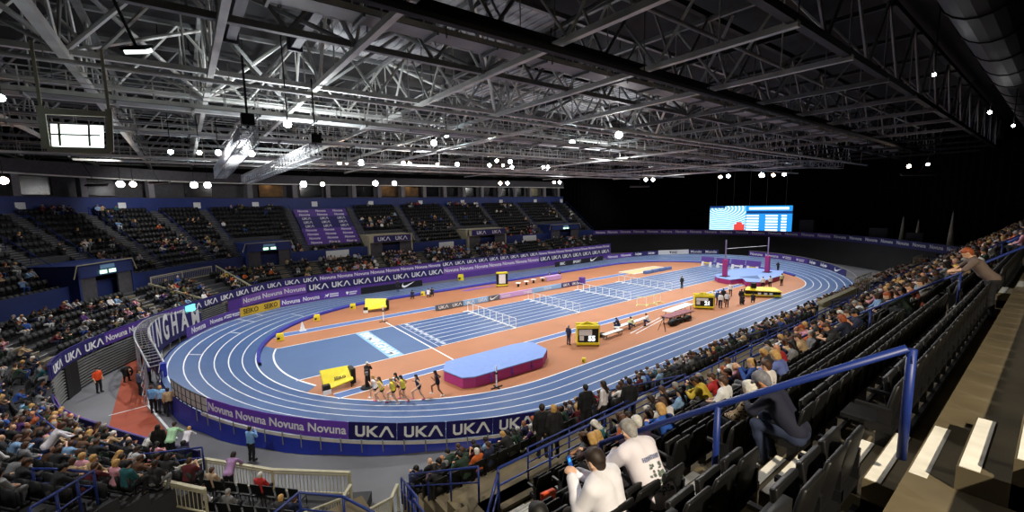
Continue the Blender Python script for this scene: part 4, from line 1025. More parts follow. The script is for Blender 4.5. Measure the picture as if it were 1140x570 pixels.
# rails round the head of the left end of the near stand
rail_run([(-37.6, -30.2, PZ), (-38.6, -31.2, PZ+.0)], .95, 'short royal blue return rail at the left end of the upper near tier', 'guard_rail', .035, mid=True)
rail_run([(-39.0, -28.8, AZ), (-37.5, -24.0, 1.65)], 1.0, 'sloping royal blue rail beside the beige stairs at the bottom middle', 'handrail', .035)
rail_run([(-37.2, -28.7, AZ), (-37.2, -24.0, 1.65)], 1.0, 'royal blue handrail at the left end of the front tier seats', 'handrail', .032)
rail_run([(-39.1, -30.0, AZ), (-39.1, -28.8, AZ)], 1.0, 'royal blue rail at the gangway edge, bottom middle', 'handrail', .032)
rail_run([at(300, 575, Z=5.35)-[0, 0, 1.], at(333, 548, Z=5.35)-[0, 0, 1.], at(382, 553, Z=5.35)-[0, 0, 1.], at(422, 574, Z=5.35)-[0, 0, 1.]], 1.0, 'royal blue rail with sloping end before the black chairs, bottom left of middle', 'guard_rail', .035)
m = MB(); m.box(-43.5, -39.6, -30.3, -26.45, 0, AZ); struct(m, 'terrace_gangway', 'concrete')
# left: rails among the end stand crowd
for k, (pts, lab) in enumerate([
    ([at(36, 522, Z=5.0)-[0, 0, 1], at(62, 522, Z=5.0)-[0, 0, 1], at(104, 526, Z=4.8)-[0, 0, 1]], 'royal blue guard rail among the spectators at the bottom left'),
    ([at(33, 566, Z=6.2)-[0, 0, 1], at(104, 524, Z=4.8)-[0, 0, 1]], 'sloping royal blue handrail at the bottom left corner'),
    ([at(146, 507, Z=2.7)-[0, 0, 1.0], at(225, 498, Z=2.6)-[0, 0, 1.0]], 'royal blue rail behind the person in light green, lower left'),
    ([at(40, 460, Z=3.3)-[0, 0, 1], at(62, 478, Z=3.3)-[0, 0, 1]], 'royal blue rail at the lower end of the end stand front banners')]):
    rail_run(pts, 1.0, lab, 'guard_rail', .035, 1.3)
rail_run([BOWL.off(BOWL.s_px(8, 4, 4), 5.6, AZ)+[0, 0, .3], BOWL.off(BOWL.s_px(8, 4, 4)+4, 5.6, AZ)+[0, 0, .3]], 1.0, 'steel rail along the gangway at the left edge', 'guard_rail', .03, mats='steel_mid')

# beige balustrades ------------------------------------------------
def balustrade(pts, h, lab, gap=.16, mats='cream', grp=None):
    root = thing('balustrade', lab, 'balustrade', tuple(pts[0]), group=grp); P = [np.array(p, float)-np.array(pts[0], float) for p in pts]
    m = MB()
    for a, c in zip(P[:-1], P[1:]): m.bar(a+[0, 0, h], c+[0, 0, h], .13, .07)
    m.build('handrail', mats, root)
    m = MB()
    for a, c in zip(P[:-1], P[1:]):
        m.bar(a+[0, 0, .12], c+[0, 0, .12], .05, .05); m.bar(a+[0, 0, h-.14], c+[0, 0, h-.14], .05, .05); L = np.linalg.norm(c-a)
        for q in np.arange(.05, L, gap): p = a+(c-a)*q/L; m.bar(p+[0, 0, .12], p+[0, 0, h-.14], .025)
    m.build('baluster_panel', mats, root)
    for p in P: m = MB(); m.bar(p, p+[0, 0, h], .09); m.build('post', mats, root)
    return root
FZ = .45
m = MB(); pen = [(-43.4, -14.6), (-42.3, -16.6), (-40.6, -18.4), (-39.0, -20.0), (-37.6, -20.9), (-39.9, -24.3), (-42.2, -22.2), (-45.4, -17.6)]
m.prism(pen, 0, FZ); struct(m, 'floor_pen', 'concrete_dark')
q1, q2, q3 = at(229, 511, Z=FZ+1.05)-[0, 0, 1.05], at(389, 526, Z=FZ+1.05)-[0, 0, 1.05], at(414, 513, Z=FZ+1.3)-[0, 0, 1.3]
balustrade([q1, (q1+q2)/2+[-.15, -.25, 0], q2], 1.05, 'long cream balustrade in front of the black chairs, bottom left')
balustrade([at(168, 530, Z=FZ+1.4)-[0, 0, 1.1], q1], 1.08, 'short cream balustrade returning at the left end of the chair pen')
balustrade([at(152, 529, Z=3.0)-[0, 0, 1.0], at(228, 545, Z=2.6)-[0, 0, 1.0]], 1.0, 'cream balustrade behind the seated people with laptops, bottom left')
# cream stairs at the bottom middle
st = thing('stair_flight', 'cream railed flight of steps leading down at the bottom middle', 'stairs', (-38.2, -22.2, 0))
m = MB(); u_ = np.array([-.62, -.78, 0]); v_ = np.array([.78, -.62, 0])
for i in range(13): c = u_*(.3*i)+v_*0; m.obox((c[0], c[1], (.17*(i+1))/2), v_*.9, u_*.15, (0, 0, .17*(i+1)/2))
m.build('step', 'concrete', st)
for s_ in (-1, 1):
    m = MB(); a = v_*.95*s_; b2 = u_*3.9+v_*.95*s_+[0, 0, 2.2]
    m.bar(a+[0, 0, 1.15], b2+[0, 0, 1.1], .12, .08); m.bar(a+[0, 0, .3], b2+[0, 0, .2], .05)
    for q in np.linspace(0, 1, 22): p = a+(b2-a)*q; m.bar(p, p+[0, 0, 1.1], .03 if q not in (0, 1) else .1)
    m.bar(a+[0, 0, 1.15], a-u_*.8+[0, 0, 1.15], .12, .08); m.bar(a-u_*.8, a-u_*.8+[0, 0, 1.15], .08)
    m.build('stair_rail', 'cream', st)
# chairs in the pen
def black_chair(loc, rz, lab):
    root = thing('folding_chair', lab, 'chair', loc, rz, 'black chairs in the floor pen')
    m = MB(); m.box(-.23, .23, -.22, .22, .43, .47); m.build('seat', 'seat', root)
    m = MB(); m.add([(-.22, -.22, .55), (.22, -.22, .55), (.21, -.3, 1.0), (-.21, -.3, 1.0), (-.22, -.19, .55), (.22, -.19, .55), (.21, -.27, 1.0), (-.21, -.27, 1.0)], [(0, 3, 2, 1), (4, 5, 6, 7), (0, 1, 5, 4), (1, 2, 6, 5), (2, 3, 7, 6), (3, 0, 4, 7)]); m.build('backrest', 'seat', root)
    for sx in (-.2, .2):
        for sy in (-.19, .19): m = MB(); m.bar((sx, sy, 0), (sx, sy if sy > 0 else sy-.03, .45), .025); m.build('leg', 'steel_dark', root)
    return root
ch0 = None
da = (q2-q1)/np.linalg.norm(q2-q1); na = np.array([da[1], -da[0], 0]); na = na if na[1] < 0 else -na
cang = yaw_to(-na)
CH = []
for row, (dd, n_) in enumerate(((.9, 9), (2.0, 10))):
    for i in range(n_):
        p = q1+da*(.6+.56*i+.1*row)+na*dd; lab = 'black folding chair in the floor pen, %s from the left in its %s row' % (ORD[i], 'front' if row == 0 else 'back')
        CH.append((p[0], p[1], row, i))
        if ch0 is None: ch0 = black_chair((p[0], p[1], FZ), cang, lab)
        else: c = copy_tree(ch0); c.location = (p[0], p[1], FZ); c['label'] = lab
# right: pale green railed ramp enclosures (vomitories) in the front tier of the near stand
def vomitory(x0, x1, y, lab):
    za = AZ; root = thing('ramp_enclosure', lab, 'enclosure', (x0, y, 0)); L = x1-x0
    m = MB(); m.box(0, L, -.1, .1, 2.0, 4.15); m.box(0, L, -3.4, -3.25, 2.6, 4.15); m.box(-.1, .1, -3.3, 0, 1.8, 3.9); m.build('wall', 'cream', root)
    m = MB(); m.box(-.15, L+.1, -.22, .22, 4.15, 4.3); m.box(-.15, L+.1, -3.5, -3.15, 4.15, 4.3); m.build('coping', 'cream', root)
    m = MB()
    for i in range(8): m.box(L*i/8+.1, L*(i+1)/8-.1, .1, .14, 2.5, 3.9)
    m.build('panel', 'teal_wall', root)
    m = MB()
    for q in np.arange(L, L+5, .7): m.bar((q, 0, 3.2), (q, 0, 5.1), .05)
    m.bar((L, 0, 5.1), (L+5, 0, 5.1), .08); m.bar((L, 0, 4.2), (L+5, 0, 4.2), .05); m.bar((L, -3, 5.1), (L+5, -3, 5.1), .08); m.bar((L, 0, 5.1), (L, -3, 5.1), .07); m.build('guard_rail', 'cream', root)
    return root
vomitory(-4.2, 4.5, -26.6, 'pale green walled ramp enclosure with rails in the front tier at the right')
vomitory(19.5, 25.5, -27.0, 'second pale green walled ramp enclosure, farther right by the purple gangway')
SEATS = [s_ for s_ in SEATS if not (s_[4] == 'near lower' and ((-5 < s_[0] < 9.6 and s_[1] < -26.2) or (19 < s_[0] < 30.6 and s_[1] < -26.7)))]
# enclosure with tan wall in the end stand
ea, eb = at(181, 312, D=68), at(247, 302, D=68)

# ================================================================ PEOPLE
def surfnets(F, org, h):
    """closed surface of F < 0 on a grid: one vertex per sign-changing cell"""
    S = F < 0; nx_, ny_, nz_ = F.shape
    cnt = np.zeros((nx_-1, ny_-1, nz_-1)); acc = np.zeros((3, nx_-1, ny_-1, nz_-1))
    base = np.stack(np.meshgrid(np.arange(nx_-1), np.arange(ny_-1), np.arange(nz_-1), indexing='ij')).astype(float)
    for ax in range(3):
        o1, o2 = [a for a in range(3) if a != ax]
        for i in (0, 1):
            for j in (0, 1):
                sl0 = [slice(0, -1)]*3; sl0[o1] = slice(i, F.shape[o1]-1+i); sl0[o2] = slice(j, F.shape[o2]-1+j)
                sl1 = list(sl0); sl1[ax] = slice(1, None)
                A, B = F[tuple(sl0)], F[tuple(sl1)]; m = (A < 0) != (B < 0); den = np.where(m, A-B, 1); t = np.where(m, A/den, 0)
                cnt += m; acc[ax] += m*t
                if i: acc[o1] += m
                if j: acc[o2] += m
    act = cnt > 0; idx = -np.ones(cnt.shape, int); idx[act] = np.arange(act.sum())
    V = ((acc/np.maximum(cnt, 1)+base)[:, act].T)*h+org
    Q = []
    for ax in range(3):
        o1, o2 = [a for a in range(3) if a != ax]
        sl = [slice(1, -1)]*3; sl[ax] = slice(0, -1)
        sl1 = list(sl); sl1[ax] = slice(1, None)
        a, b_ = S[tuple(sl)], S[tuple(sl1)]; w_ = np.argwhere(a != b_); 
        if not len(w_): continue
        off = np.ones(3, int); off[ax] = 0; w0 = w_+off; s_ = a[tuple(w_.T)]
        def ix(d1, d2):
            q = w0.copy(); q[:, o1] -= d1; q[:, o2] -= d2; return idx[tuple(q.T)]
        f = np.stack([ix(1, 1), ix(0, 1), ix(0, 0), ix(1, 0)], 1)
        if ax == 1: f = f[:, ::-1]
        f[~s_] = f[~s_][:, ::-1]; Q.append(f)
    return V, np.concatenate(Q)
def sdf_mesh(prims, h, k=.03, grow=0.):
    """prims: (a, b, ra, rb, tag); smooth union of tapered capsules"""
    P = np.array([p[0] for p in prims]+[p[1] for p in prims], float); rm = max(max(p[2], p[3]) for p in prims)+grow+2*h
    lo = P.min(0)-rm; hi = P.max(0)+rm; n_ = np.ceil((hi-lo)/h).astype(int)+1
    F = np.full(n_, .2); G = np.zeros(n_, np.int16); GD = np.full(n_, 9.)
    ax = [lo[i]+np.arange(n_[i])*h for i in range(3)]
    for q, (a, b_, ra, rb, tg) in enumerate(prims):
        a = np.array(a, float); b_ = np.array(b_, float); r_ = max(ra, rb)+grow+k*2.2+h
        i0 = np.maximum(((np.minimum(a, b_)-r_-lo)/h).astype(int), 0); i1 = np.minimum(((np.maximum(a, b_)+r_-lo)/h).astype(int)+2, n_)
        sl = tuple(slice(x, y) for x, y in zip(i0, i1)); X, Y, Z = np.meshgrid(*[ax[i][sl[i]] for i in range(3)], indexing='ij')
        d = b_-a; L2 = max(d@d, 1e-9); t = np.clip(((X-a[0])*d[0]+(Y-a[1])*d[1]+(Z-a[2])*d[2])/L2, 0, 1)
        D = np.sqrt((X-a[0]-t*d[0])**2+(Y-a[1]-t*d[1])**2+(Z-a[2]-t*d[2])**2)-(ra+(rb-ra)*t)-grow
        f = F[sl]; hh = np.maximum(k-np.abs(f-D), 0)/k; F[sl] = np.minimum(f, D)-hh*hh*k*.25
        g = GD[sl]; m = D < g; G[sl] = np.where(m, q, G[sl]); GD[sl] = np.where(m, D, g)
    V, Q = surfnets(F, lo, h)
    gi = np.clip(((V-lo)/h+.5).astype(int), 0, n_-1); tags = G[gi[:, 0], gi[:, 1], gi[:, 2]]
    return V, Q, tags
def lerp(a, b_, t): return np.array(a, float)+(np.array(b_, float)-np.array(a, float))*t
# a pose gives joints in metres; +y is where the person faces, z=0 is the ground
def pose(kind, var=0):
    r = random.Random(var*31+hash(kind) % 7 if False else var)
    J = {}
    if kind.startswith('sit'):
        lean = {'sit': .03, 'sit_fwd': .2, 'sit_phone': .16, 'sit_clap': .06, 'sit_lean': .34}[kind]
        J['pel'] = (0, -.02, .55); J['chest'] = (0, -.02+lean*.8, .90-lean*.12); J['neck'] = (0, -.02+lean, 1.06-lean*.25); J['head'] = (0, .02+lean*1.15, 1.19-lean*.32)
        for s_, n_ in ((-1, 'L'), (1, 'R')):
            J['hip'+n_] = (.095*s_, .0, .53); J['knee'+n_] = (.15*s_, .41, .54); J['ank'+n_] = (.14*s_, .29, .10); J['toe'+n_] = (.15*s_, .43, .04)
            J['sho'+n_] = (.19*s_, -.03+lean*.95, 1.0-lean*.22)
            if kind == 'sit': J['elb'+n_] = (.25*s_, .10, .76); J['wri'+n_] = (.10*s_, .31, .66)
            elif kind in ('sit_fwd', 'sit_lean'): J['elb'+n_] = (.24*s_, .30+lean*.4, .74); J['wri'+n_] = (.06*s_, .50+lean*.2, .74)
            elif kind == 'sit_phone': J['elb'+n_] = (.25*s_, .22, .74); J['wri'+n_] = (.06*s_, .44, .88)
            else: J['elb'+n_] = (.25*s_, .16, .82); J['wri'+n_] = (.04*s_, .34, 1.0)
    elif kind in ('stand', 'stand_cam', 'stand_lean', 'stand_fold'):
        ln = .30 if kind == 'stand_lean' else 0.
        J['pel'] = (0, -.3*ln, .95); J['chest'] = (0, ln*.6, 1.28-ln*.15); J['neck'] = (0, ln*.9, 1.48-ln*.25); J['head'] = (0, .03+ln*1.1, 1.62-ln*.3)
        for s_, n_ in ((-1, 'L'), (1, 'R')):
            J['hip'+n_] = (.095*s_, -.3*ln, .92); J['knee'+n_] = (.11*s_, .02-.3*ln, .50); J['ank'+n_] = (.12*s_, -.02-.3*ln, .09); J['toe'+n_] = (.14*s_, .14-.3*ln, .035)
            J['sho'+n_] = (.19*s_, ln*.8, 1.43-ln*.2)
            if kind == 'stand': J['elb'+n_] = (.26*s_, -.02, 1.14); J['wri'+n_] = (.25*s_, .09, .88)
            elif kind == 'stand_lean': J['elb'+n_] = (.27*s_, .42, 1.16); J['wri'+n_] = (.12*s_, .56, 1.10)
            elif kind == 'stand_cam': J['elb'+n_] = (.24*s_, .14, 1.22); J['wri'+n_] = (.06*s_, .24, 1.50)
            else: J['elb'+n_] = (.25*s_, .06, 1.14); J['wri'+n_] = (-.06*s_, .20, 1.18)
    elif kind in ('run_a', 'run_b', 'run_c'):
        s0_ = {'run_a': 1, 'run_b': -1, 'run_c': 1}[kind]; st = 1.0 if kind != 'run_c' else .7
        J['pel'] = (0, 0, .93); J['chest'] = (0, .08, 1.25); J['neck'] = (0, .11, 1.44); J['head'] = (0, .15, 1.57)
        for s_, n_ in ((-1, 'L'), (1, 'R')):
            f = s_*s0_; J['hip'+n_] = (.09*s_, 0, .9); J['sho'+n_] = (.175*s_, .10-.05*f, 1.38)
            if f > 0: J['knee'+n_] = (.10*s_, .40*st, .66); J['ank'+n_] = (.09*s_, .36*st, .24); J['toe'+n_] = (.09*s_, .52*st, .20); J['elb'+n_] = (.25*s_, -.16, 1.18); J['wri'+n_] = (.20*s_, .02, 1.02)
            else: J['knee'+n_] = (.09*s_, -.10, .50); J['ank'+n_] = (.07*s_, -.50*st, .42 if kind != 'run_b' else .30); J['toe'+n_] = (.07*s_, -.58*st, .27 if kind != 'run_b' else .16); J['elb'+n_] = (.24*s_, .16, 1.14); J['wri'+n_] = (.10*s_, .34, 1.28)
        lowest = min(J['toeL'][2], J['toeR'][2]); 
        sup = 'L' if s0_ > 0 else 'R'
        J['ank'+sup] = (J['ank'+sup][0], -.30, .12); J['toe'+sup] = (J['toe'+sup][0], -.17, .035); J['knee'+sup] = (J['knee'+sup][0], -.04, .50)
    elif kind == 'bend':
        J['pel'] = (0, -.22, .88); J['chest'] = (0, .14, .98); J['neck'] = (0, .33, .96); J['head'] = (0, .46, .90)
        for s_, n_ in ((-1, 'L'), (1, 'R')):
            J['hip'+n_] = (.095*s_, -.2, .86); J['knee'+n_] = (.13*s_, .0, .48); J['ank'+n_] = (.15*s_, -.06, .09); J['toe'+n_] = (.17*s_, .10, .035)
            J['sho'+n_] = (.18*s_, .26, .95); J['elb'+n_] = (.2*s_, .30, .68); J['wri'+n_] = (.12*s_, .26, .46)
    elif kind == 'crouch':
        J['pel'] = (0, -.12, .40); J['chest'] = (0, .0, .76); J['neck'] = (0, .06, .93); J['head'] = (0, .11, 1.06)
        for s_, n_ in ((-1, 'L'), (1, 'R')):
            J['hip'+n_] = (.1*s_, -.10, .38); J['knee'+n_] = (.17*s_, .27, .50 if s_ > 0 else .2); J['ank'+n_] = (.13*s_, .10 if s_ > 0 else -.12, .10); J['toe'+n_] = (.15*s_, .26 if s_ > 0 else .0, .035)
            J['sho'+n_] = (.185*s_, .02, .88); J['elb'+n_] = (.22*s_, .20, .70); J['wri'+n_] = (.06*s_, .34, .86)
    return {k: np.array(v, float) for k, v in J.items()}
def prims(J, fem=0, hair='short', hands=True, skirt=False):
    P = []; A = P.append
    n = J['neck']; hd = J['head']; up = (hd-n)/np.linalg.norm(hd-n); tl = hd-[0, 0, 0]
    fwd = np.array([0, 1, 0.]) - up*up[1]; fwd /= np.linalg.norm(fwd); sd = np.cross(fwd, up)
    A((hd+up*.015-fwd*.008, hd+up*.045-fwd*.018, .083, .084, 'head'))          # skull
    A((hd-up*.04+fwd*.025, hd-up*.065+fwd*.042, .058, .045, 'head'))            # jaw and chin
    A((hd+up*.01+fwd*.07, hd-up*.022+fwd*.094, .014, .017, 'head'))             # nose
    A((hd-up*.052+fwd*.078-sd*.018, hd-up*.052+fwd*.078+sd*.018, .011, .011, 'head'))   # lips
    for s_ in (-1, 1): A((hd+sd*s_*.078-up*.012-fwd*.005, hd+sd*s_*.082+up*.025-fwd*.012, .014, .016, 'head'))
    for s_ in (-1, 1): A((hd+sd*s_*.035+up*.03+fwd*.07, hd+sd*s_*.015+up*.03+fwd*.074, .014, .014, 'head'))
    A((n-up*.05, hd-up*.05, .055, .052, 'head'))
    c, p = J['chest'], J['pel']; sl, sr = J['shoL'], J['shoR']; w_ = 1-.08*fem
    A((sl*.82+sr*.18, sr*.82+sl*.18, .072*w_, .072*w_, 'top')); A((lerp(n, c, .25)+sd*0, n, .075, .058, 'top'))
    for s_ in (-1, 1):
        A((c+[.075*s_*w_, 0, .05], lerp(c, p, .55)+[.06*s_, .005, 0], .118*w_, .112*w_, 'top'))
        A((lerp(c, p, .55)+[.055*s_, 0, 0], p+[.07*s_, 0, .02], .11*w_, .122, 'top' if s_ else 'top'))
        A((p+[.06*s_, -.01, -.0], p+[.085*s_, -.01, -.04], .115, .112, 'leg'))
    for n_ in 'LR':
        A((J['hip'+n_], J['knee'+n_], .088, .060, 'leg')); A((J['knee'+n_], lerp(J['knee'+n_], J['ank'+n_], .35), .058, .058, 'leg')); A((lerp(J['knee'+n_], J['ank'+n_], .35), J['ank'+n_], .056, .042, 'leg'))
        A((J['ank'+n_]-[0, 0, .035], J['toe'+n_], .042, .036, 'shoe')); A((J['ank'+n_], J['ank'+n_]-[0, .02, .045], .042, .042, 'shoe'))
        A((J['sho'+n_], J['elb'+n_], .058*w_, .045, 'arm')); A((J['elb'+n_], lerp(J['elb'+n_], J['wri'+n_], .3), .044, .042, 'arm')); A((lerp(J['elb'+n_], J['wri'+n_], .3), J['wri'+n_], .042, .029, 'arm'))
        d = J['wri'+n_]-J['elb'+n_]; d /= np.linalg.norm(d); pal = J['wri'+n_]+d*.075; s_ = -1 if n_ == 'L' else 1
        A((J['wri'+n_], pal, .030, .034, 'hand'))
        if hands:
            x_ = np.cross(d, [0, 0, 1.]); x_ /= np.linalg.norm(x_); dn = np.cross(x_, d); dn = dn if dn[2] < 0 else -dn
            for f, (o_, L_) in enumerate([(-.028, .062), (-.010, .072), (.009, .068), (.027, .052)]):
                b0 = pal+x_*o_; b1 = b0+d*L_*.55+dn*.008; b2 = b1+d*L_*.3+dn*.03
                A((b0, b1, .0105, .0095, 'hand')); A((b1, b2, .0095, .008, 'hand'))
            th = J['wri'+n_]+d*.025-x_*s_*.025; A((th, th+d*.03-x_*s_*.028+dn*.01, .013, .011, 'hand')); A((th+d*.03-x_*s_*.028+dn*.01, th+d*.06-x_*s_*.03+dn*.02, .011, .009, 'hand'))
    H = []
    if hair != 'bald':
        H.append((hd+up*.052-fwd*.022, hd+up*.04-fwd*.03, .088, .088, 'hair')); H.append((hd+up*.075+fwd*.03, hd+up*.05-fwd*.02, .055, .086, 'hair'))
        H.append((hd-up*.0-fwd*.045, hd-up*.035-fwd*.045, .072, .055, 'hair'))
    if hair in ('long', 'pony'):
        for s_ in ((-1, 1) if hair == 'long' else (0,)):
            H.append((hd+sd*s_*.055+up*.02-fwd*.035, hd+sd*s_*.06-up*.11-fwd*.055, .05, .045, 'hair')); H.append((hd+sd*s_*.05-up*.10-fwd*.055, n+sd*s_*.04-fwd*.10-up*.14, .048, .03, 'hair'))
    if hair == 'bob':
        for s_ in (-1, 1): H.append((hd+sd*s_*.06+up*.02-fwd*.02, hd+sd*s_*.062-up*.06-fwd*.02, .042, .04, 'hair'))
        H.append((hd-fwd*.05, hd-up*.06-fwd*.055, .06, .05, 'hair'))
    if hair == 'cap':
        H.append((hd+up*.055-fwd*.01, hd+up*.05-fwd*.015, .092, .092, 'hair')); H.append((hd+up*.05+fwd*.08, hd+up*.04+fwd*.13, .02, .016, 'hair')); H.append((hd+up*.05+fwd*.08+sd*.05, hd+up*.05+fwd*.08-sd*.05, .022, .022, 'hair'))
    if hair == 'hood':
        H += [(hd+up*.04-fwd*.03, hd-up*.05-fwd*.03, .105, .10, 'hair'), (hd-up*.06-fwd*.05, n-fwd*.06, .09, .09, 'hair')]
    return P, H
SLOT = {'head': 0, 'hand': 0, 'top': 1, 'arm': 1, 'leg': 2, 'shoe': 3, 'hair': 4}
def mesh_from(V, Q, name, mats, tags=None, smooth=True):
    me = bpy.data.meshes.new(name); me.vertices.add(len(V)); me.vertices.foreach_set('co', V.ravel()); me.loops.add(Q.size); me.loops.foreach_set('vertex_index', Q.ravel().astype(np.int32))
    me.polygons.add(len(Q)); me.polygons.foreach_set('loop_start', np.arange(0, Q.size, 4, dtype=np.int32))
    for m in mats: me.materials.append(m)
    if tags is not None: me.polygons.foreach_set('material_index', tags.astype(np.int32))
    if smooth: me.polygons.foreach_set('use_smooth', np.ones(len(Q), bool))
    me.update(); me.validate(); return me
SKINS = [mat('skin_%d' % i, c, .55, noise=.05) for i, c in enumerate(['#d9a987', '#c98f6b', '#e0b598', '#8a5a3c', '#5a3826'])]
def cloth(hexv): return mat('cloth_'+hexv.strip('#'), hexv, .85, noise=.1, scale=4)
HAIRC = {'dark brown': '#2a1c14', 'black': '#0f0d0c', 'brown': '#4c3222', 'blonde': '#c39a5c', 'grey': '#8f8c88', 'white': '#d9d6cf', 'ginger': '#9a4a22'}
_pc = {}
def person_meshes(kind, hair, res, fem=0, sleeves='long', legs='long', split=True, hands=True, grow=.0):
    key = (kind, hair, res, fem, sleeves, legs, split, hands, grow)
    if key in _pc: return _pc[key]
    J = pose(kind); P, H = prims(J, fem, hair, hands); out = {}
    def slot(t, i):
        if t == 'arm' and sleeves != 'long': return 0 if (sleeves == 'none' or i > 0) else 1
        if t == 'leg' and legs == 'short': return 2 if i <= 1 else 0
        return SLOT[t]
    # running index of arm/leg pieces: 0 upper, 1+ lower
    cnt = {'arm': 0, 'leg': 0}; slots = []
    for p in P+H:
        t = p[4]
        if t == 'arm': slots.append(slot(t, cnt['arm'] % 3)); cnt['arm'] += 1
        elif t == 'leg':
            c = cnt['leg']; cnt['leg'] += 1
            lvl = 0 if c < 2 else (c-2) % 3
            slots.append(2 if (legs == 'long' or c < 2 or lvl == 0 and legs != 'brief') else 0)
        else: slots.append(SLOT[t])
    slots = np.array(slots)
    if split:
        V, Q, T = sdf_mesh(P, res, .028); out['body'] = mesh_from(V, Q, 'body', [SKINS[0]])
        def part(name, sl, gr):
            pr = [p for p, s_ in zip(P+H, slots) if s_ == sl]
            if not pr: return
            V, Q, T = sdf_mesh(pr, res, .035 if name != 'hair' else .02, gr); out[name] = mesh_from(V, Q, name, [SKINS[0]])
        part('top', 1, .013+grow); part('trousers', 2, .010); part('shoes', 3, .006); part('hair', 4, .004)
    else:
        V, Q, T = sdf_mesh(P+H, res, .03, .006); out['body'] = mesh_from(V, Q, 'body', [SKINS[0]]*5, slots[T[Q[:, 0]]]); out['V'] = V; out['Q'] = Q; out['S'] = slots[T[Q[:, 0]]]
    _pc[key] = out; return out
def setmat(o, i, m):
    o.material_slots[i].link = 'OBJECT'; o.material_slots[i].material = m
def person(loc, rz, kind='sit', hair='short', hairc='brown', top='#333333', legs='#1c1e26', shoe='#151515', skin=0, res=.02, fem=0, sleeves='long', leglen='long', lab='', grp=None, split=True, scale=1., name='person', hands=None, cat='person', grow=0.):
    if hands is None: hands = res <= .012
    ms = person_meshes(kind, hair, res, fem, sleeves, leglen, split, hands, grow)
    if split:
        root = link(name, None); root.location = loc; root.rotation_euler = (0, 0, rz); root.scale = (scale,)*3; tag(root, lab, cat, grp)
        for part, mm in (('body', SKINS[skin]), ('top', cloth(top)), ('trousers', cloth(legs)), ('shoes', cloth(shoe)), ('hair', mat('hair_'+hairc.replace(' ', '_'), HAIRC.get(hairc, hairc), .6, noise=.25, scale=30))):
            if part in ms: o = link(part, ms[part], root); setmat(o, 0, mm)
        return root
    o = link(name, ms['body']); o.location = loc; o.rotation_euler = (0, 0, rz); o.scale = (scale,)*3; tag(o, lab, cat, grp)
    for i, mm in enumerate((SKINS[skin], cloth(top), cloth(legs), cloth(shoe), mat('hair_'+hairc.replace(' ', '_'), HAIRC.get(hairc, hairc), .6, noise=.25, scale=30))): setmat(o, i, mm)
    return o

# ---------------------------------------------------------------- crowd placement
PAL = [('black', '#141416', 20), ('charcoal', '#2b2c30', 16), ('navy', '#1b2340', 16), ('dark green', '#22382a', 5), ('white', '#e4e4e4', 9), ('grey', '#7c7d80', 8), ('light grey', '#b3b4b6', 5), ('blue', '#2c4f9a', 6), ('light blue', '#84a8cf', 5), ('maroon', '#5a1c26', 5),
       ('red', '#b0282c', 3), ('orange', '#c8622a', 2), ('beige', '#b59a76', 6), ('brown', '#5b4030', 5), ('pink', '#cf93a2', 3), ('purple', '#4c2c6c', 3), ('olive', '#5c5a34', 3), ('teal', '#205a60', 2), ('yellow', '#cdb23c', 1)]
HP = [('dark brown', 26), ('black', 12), ('brown', 26), ('blonde', 12), ('grey', 14), ('white', 5), ('ginger', 3)]
STY = ['short', 'short', 'short', 'long', 'bob', 'pony', 'bald', 'cap', 'short', 'long']
crng = random.Random(21)
def pick(lst): return crng.choices(lst, [q[-1] for q in lst])[0]
def clump(s_, i, seed, f=.22):
    return .5+.5*math.sin(s_*f+seed)*math.cos(i*.8+s_*f*.6+seed*2)+.25*math.sin(s_*f*2.7+i*1.3+seed)
TAKEN = set()
FRONT_TAKEN = []
def seat_prob(S):
    x, y, z, yw, tier, i, k, side = S
    if i == 9: return 0
    if side == 'near':
        if tier == 'near lower': return .72
        if x < -36.9: return 0
        lim = [-35.5, -35.5, -33.2, -32.2, -30.6, -26.5, -21, -13, 5][i]
        if x < lim: return .0
        return (.52 if x < -14 else .75) if i < 6 else (.5 if i == 6 else .4)
    s_ = k*.5; a, b_, zz = px((x, y, z+1))
    if side == 'end':
        if tier == 'lower': return (.7 if clump(s_, i, 1.3) > .3 else .4) if y < -1 else (.62 if clump(s_, i, 1.3) > .5 else .26)
        return .72 if clump(s_, i, 4.1) > .78 else .09
    if tier == 'lower': return .85 if (355 < a < 560 and clump(s_, i, 2.2, .15) > .25) else (.5 if clump(s_, i, .7) > .55 else .12)
    return .55 if clump(s_, i, 5.5, .3) > .76 else .06
inframe = lambda p, m=25: (lambda q: q[2] > .5 and -m < q[0] < 1140+m and -m < q[1] < 570+m)(px(p))
CROWD = []; EMPTY = []
EXCL = []                                                # plan points kept for the people built by hand
